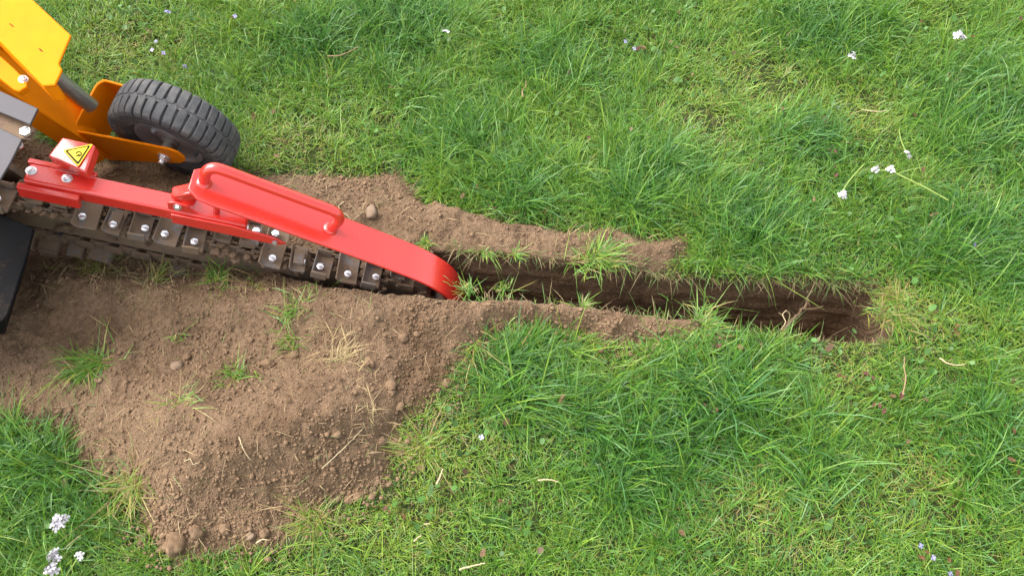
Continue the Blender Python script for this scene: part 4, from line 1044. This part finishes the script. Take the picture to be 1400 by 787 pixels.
LEAVES = [
    (876, 68, 4, .011, 'deadpink', 'cluster of reddish leaves beside a tiny blue flower on the lawn'),
    (921, 62, 2, .011, 'tan', 'tan curled leaf next to the cluster of reddish leaves'),
    (1128, 163, 1, .016, 'tan', 'tan oval leaf lying alone in the short lawn'),
    (1257, 33, 2, .013, 'dead', 'orange brown leaf near the upright white flowers'),
    (1142, 233, 2, .010, 'deadpink', 'reddish leaf pair near the fallen white flower'),
    (1137, 208, 2, .009, 'deadpink', 'smaller reddish leaf above the fallen white flower'),
    (1070, 148, 1, .012, 'tan', 'brown leaf in the dry lawn patch'),
    (1113, 272, 1, .010, 'tan', 'small tan leaf left of the fallen white flower'),
    (1325, 52, 2, .010, 'dead', 'brown leaf touching the upright white flower'),
    (1292, 105, 2, .009, 'dead', 'tan green leaf at the foot of the upright white flower'),
    (1190, 510, 2, .011, 'deadpink', 'reddish leaf pair at the near edge of the trench end'),
    (1148, 515, 2, .010, 'dead', 'brownish leaf pair close to the clover below the trench'),
    (1202, 557, 3, .010, 'deadpink', 'reddish leaf trio below the trench end'),
    (1233, 548, 2, .011, 'deadpink', 'pink brown leaf at the foot of the tan stalk'),
    (1265, 548, 2, .010, 'tan', 'tan leaf next to the round clover leaf'),
    (1312, 453, 3, .011, 'dead', 'rusty leaf cluster beyond the trench end'),
    (1388, 638, 2, .012, 'dead', 'brown leaf in the yellow grass tuft'),
    (1380, 582, 2, .010, 'dead', 'small brown leaves beside long yellow grass'),
    (660, 755, 1, .014, 'tan', 'orange tan leaf above the pale stick on the lawn'),
    (932, 728, 1, .013, 'tan', 'tan leaf lying in the near lawn'),
    (525, 702, 2, .009, 'deadpink', 'reddish leaf in the lawn below the heap'),
    (548, 705, 2, .008, 'dead', 'brown leaf beside the reddish leaf below the heap'),
    (1262, 758, 3, .010, 'dead', 'brown leaf cluster between two blue flowers'),
    (1297, 772, 2, .010, 'dead', 'brown leaf beside the blue flowers'),
    (378, 213, 1, .014, 'tan', 'tan leaf in the grass right of the wheel'),
    (690, 690, 2, .009, 'dead', 'brown leaf beside the short pale straw'),
    (762, 545, 2, .010, 'tan', 'tan leaf pair in the grass below the near bank'),
    (980, 476, 2, .012, 'deadpink', 'pinkish leaf at the foot of the dense lip tuft'),
    (748, 290, 2, .010, 'dead', 'brown leaf in long grass behind the far bank'),
    (676, 284, 1, .009, 'deadpink', 'reddish leaf at the lawn edge behind the far bank'),
    (205, 45, 3, .010, 'deadpink', 'reddish leaves among pale blue flowers beyond the wheel'),
    (318, 24, 1, .010, 'deadpink', 'red leaf beside a pale blue flower far beyond the wheel'),
    (1335, 336, 2, .010, 'deadpink', 'purplish leaf beside a faint blue flower'),
    (1276, 292, 2, .009, 'tan', 'tan leaf below the long fallen stem'),
    (805, 188, 1, .008, 'deadpink', 'tiny red leaf in the long lawn'),
]
for k, (px, py, n, s, mt, lab) in enumerate(LEAVES):
    o = leaf_mesh('dead_leaf', n, s, M[mt], k + 1); p = hz(px, py); o.location = at(px, py, p.z + 0.030); tag(o, lab, 'leaf', 'dead leaves in the lawn')
o = leaf_mesh('green_leaf', 2, .016, M['greenleaf'], 77); o.location = at(584, 672, .035); tag(o, 'broad green leaf in the lawn below the uprooted tuft', 'leaf')
o = leaf_mesh('green_leaf', 1, .014, M['greenleaf'], 78); o.location = at(1168, 452, .02); tag(o, 'pale green round leaf leaning over the trench end', 'leaf')

def floret_mesh(r, mat):
    bm = bmesh.new()
    for k in range(4):
        a = k * math.pi / 2 + 0.2; d = Vector((math.cos(a), math.sin(a), 0)); s = Vector((-d.y, d.x, 0)); pts = []
        prof = [(0.05, 0.08, 0.0), (0.4, 0.30, 0.10), (0.75, 0.42, 0.16), (0.98, 0.30, 0.14)]
        L = [bm.verts.new((d * x + s * w + Vector((0, 0, z))) * r) for x, w, z in prof]; Rr = [bm.verts.new((d * x - s * w + Vector((0, 0, z))) * r) for x, w, z in prof]
        Mi = [bm.verts.new((d * x + Vector((0, 0, z - 0.07))) * r) for x, w, z in prof]
        for i in range(3): bm.faces.new((L[i], L[i + 1], Mi[i + 1], Mi[i])); bm.faces.new((Mi[i], Mi[i + 1], Rr[i + 1], Rr[i]))
    bmesh.ops.solidify(bm, geom=bm.faces[:], thickness=r * 0.06)
    q = bmesh.ops.create_icosphere(bm, subdivisions=1, radius=r * 0.16)
    return bm
_fl = {}
def flower(name, head, base, n, spread, r, mat, label, group, dirv=None, stem_r=.0011):
    """florets round the head, on a stem from its base in the grass"""
    head, base = Vector(head), Vector(base)
    e = empty(name, base); tag(e, label, 'flower', group)
    d = (head - base)
    bm = bmesh.new(); bl = d.length * 0.05 + 0.002; bend = Vector((random.gauss(0, bl), random.gauss(0, bl), 0)); tube(bm, smooth_path([Vector((0, 0, -.004)), d * .35 + bend, d * .7 + bend, d], 5), stem_r, 7)
    rs = random.Random(hash(label) % 1000 if False else len(label) * 7 + n)
    heads = []
    for k in range(n):
        a = k * 2.4 + rs.uniform(0, .6); rr = spread * math.sqrt((k + 0.3) / n)
        p = d + Vector((rr * math.cos(a), rr * math.sin(a), spread * 0.45 * (1 - rr / (spread + 1e-6)) + rs.uniform(-.002, .002)))
        heads.append((p, a)); tube(bm, [d - d.normalized() * spread * .6, p], stem_r * .5, 5)
    from_bm('stem', bm, M['stem'], e, True, 0, 70)
    for p, a in heads:
        key = (round(r, 4), mat)
        if key not in _fl: o = from_bm('floret', floret_mesh(r, M[mat]), M[mat], e, True, 0, 60); _fl[key] = o.data
        else: o = bpy.data.objects.new('floret', _fl[key]); link(o, e)
        tl = dirv or Vector((math.cos(a) * .5, math.sin(a) * .5, 1))
        tl = Vector(tl) + Vector((rs.gauss(0, .25), rs.gauss(0, .25), 0)); o.matrix_local = Matrix.Translation(p) @ frame_of(tl).to_4x4() @ Matrix.Rotation(rs.uniform(0, 6), 4, 'Z')
    return e
G1 = 'white cuckoo flowers in the lawn'
def upright(px, py, hgt, bx, by, n, spread, r, label, mat='petal', group=G1):
    b = hz(bx, by); flower('white_flower' if mat == 'petal' else 'blue_flower', at(px, py, b.z + hgt), b, n, spread, r, mat, label, group)
upright(80, 713, .085, 100, 752, 9, .012, .0065, 'largest white flower head, in the grass left of the heap')
upright(74, 758, .080, 92, 800, 6, .009, .0062, 'white flower head with a side bud below the largest flower head')
upright(70, 777, .080, 90, 822, 6, .009, .0062, 'white flower head below the one with a side bud')
upright(109, 758, .070, 88, 790, 3, .005, .0055, 'small white flower on a bent stem beside the flower heads')
upright(610, 44, .085, 625, 85, 2, .005, .0065, 'single small white flower standing in the long lawn')
upright(1312, 50, .110, 1291, 100, 7, .011, .0065, 'white flower head on a tall stem beside a brown leaf')
upright(1165, 76, .100, 1159, 118, 4, .008, .0058, 'flat white flower on a short stem in long grass')
upright(1241, 211, .055, 1232, 168, 4, .008, .0055, 'small white flower bent over towards the fallen ones')
b = hz(1297, 272); flower('white_flower', at(1217, 233, .065), at(1297, 272, .045), 4, .007, .0062, 'petal', 'fallen white flower on a long pale stem lying on the lawn', G1, (-.6, .3, .7), .0018)
flower('white_flower', at(1197, 232, .065), at(1226, 236, .058), 4, .007, .0062, 'petal', 'white flower head pointing away beyond the long fallen stem', G1, (-.8, .2, .6), .0014)
flower('white_flower', at(1152, 266, .060), at(1183, 222, .040), 4, .007, .0060, 'petal', 'fallen white flower with its short stem pointing up the lawn', G1, (-.5, -.4, .7), .0014)
G2 = 'small pale blue flowers in the lawn'
for px, py, n, lab in [(230, 17, 2, 'pale blue flower pair in the grass far beyond the wheel'), (213, 57, 1, 'tiny blue flower just below the reddish leaves beyond the wheel'), (208, 69, 1, 'tiny blue flower second below the reddish leaves'),
                       (223, 72, 1, 'tiny purple flower beside the two below the reddish leaves'), (252, 90, 1, 'blue flower in the grass straight behind the tyre'), (321, 22, 1, 'pale blue flower touching a red leaf'),
                       (855, 56, 1, 'tiny blue flower left of the reddish leaf cluster'), (867, 66, 1, 'mauve flower tucked into the reddish leaf cluster'), (658, 597, 1, 'lone mauve flower in the lawn beside the soil slope'),
                       (1258, 746, 1, 'pale blue flower above the brown leaf cluster'), (1275, 762, 1, 'pale blue flower below the brown leaf cluster'), (1299, 784, 1, 'blue flower next to the lone brown leaf'), (1332, 334, 1, 'faint blue flower on a purplish leaf')]:
    b = hz(px, py + 18); flower('blue_flower', at(px, py, b.z + .05), b, n, .005 if n > 1 else .0005, .0048, 'mauve', lab, G2, (0, -.3, 1), .0008)
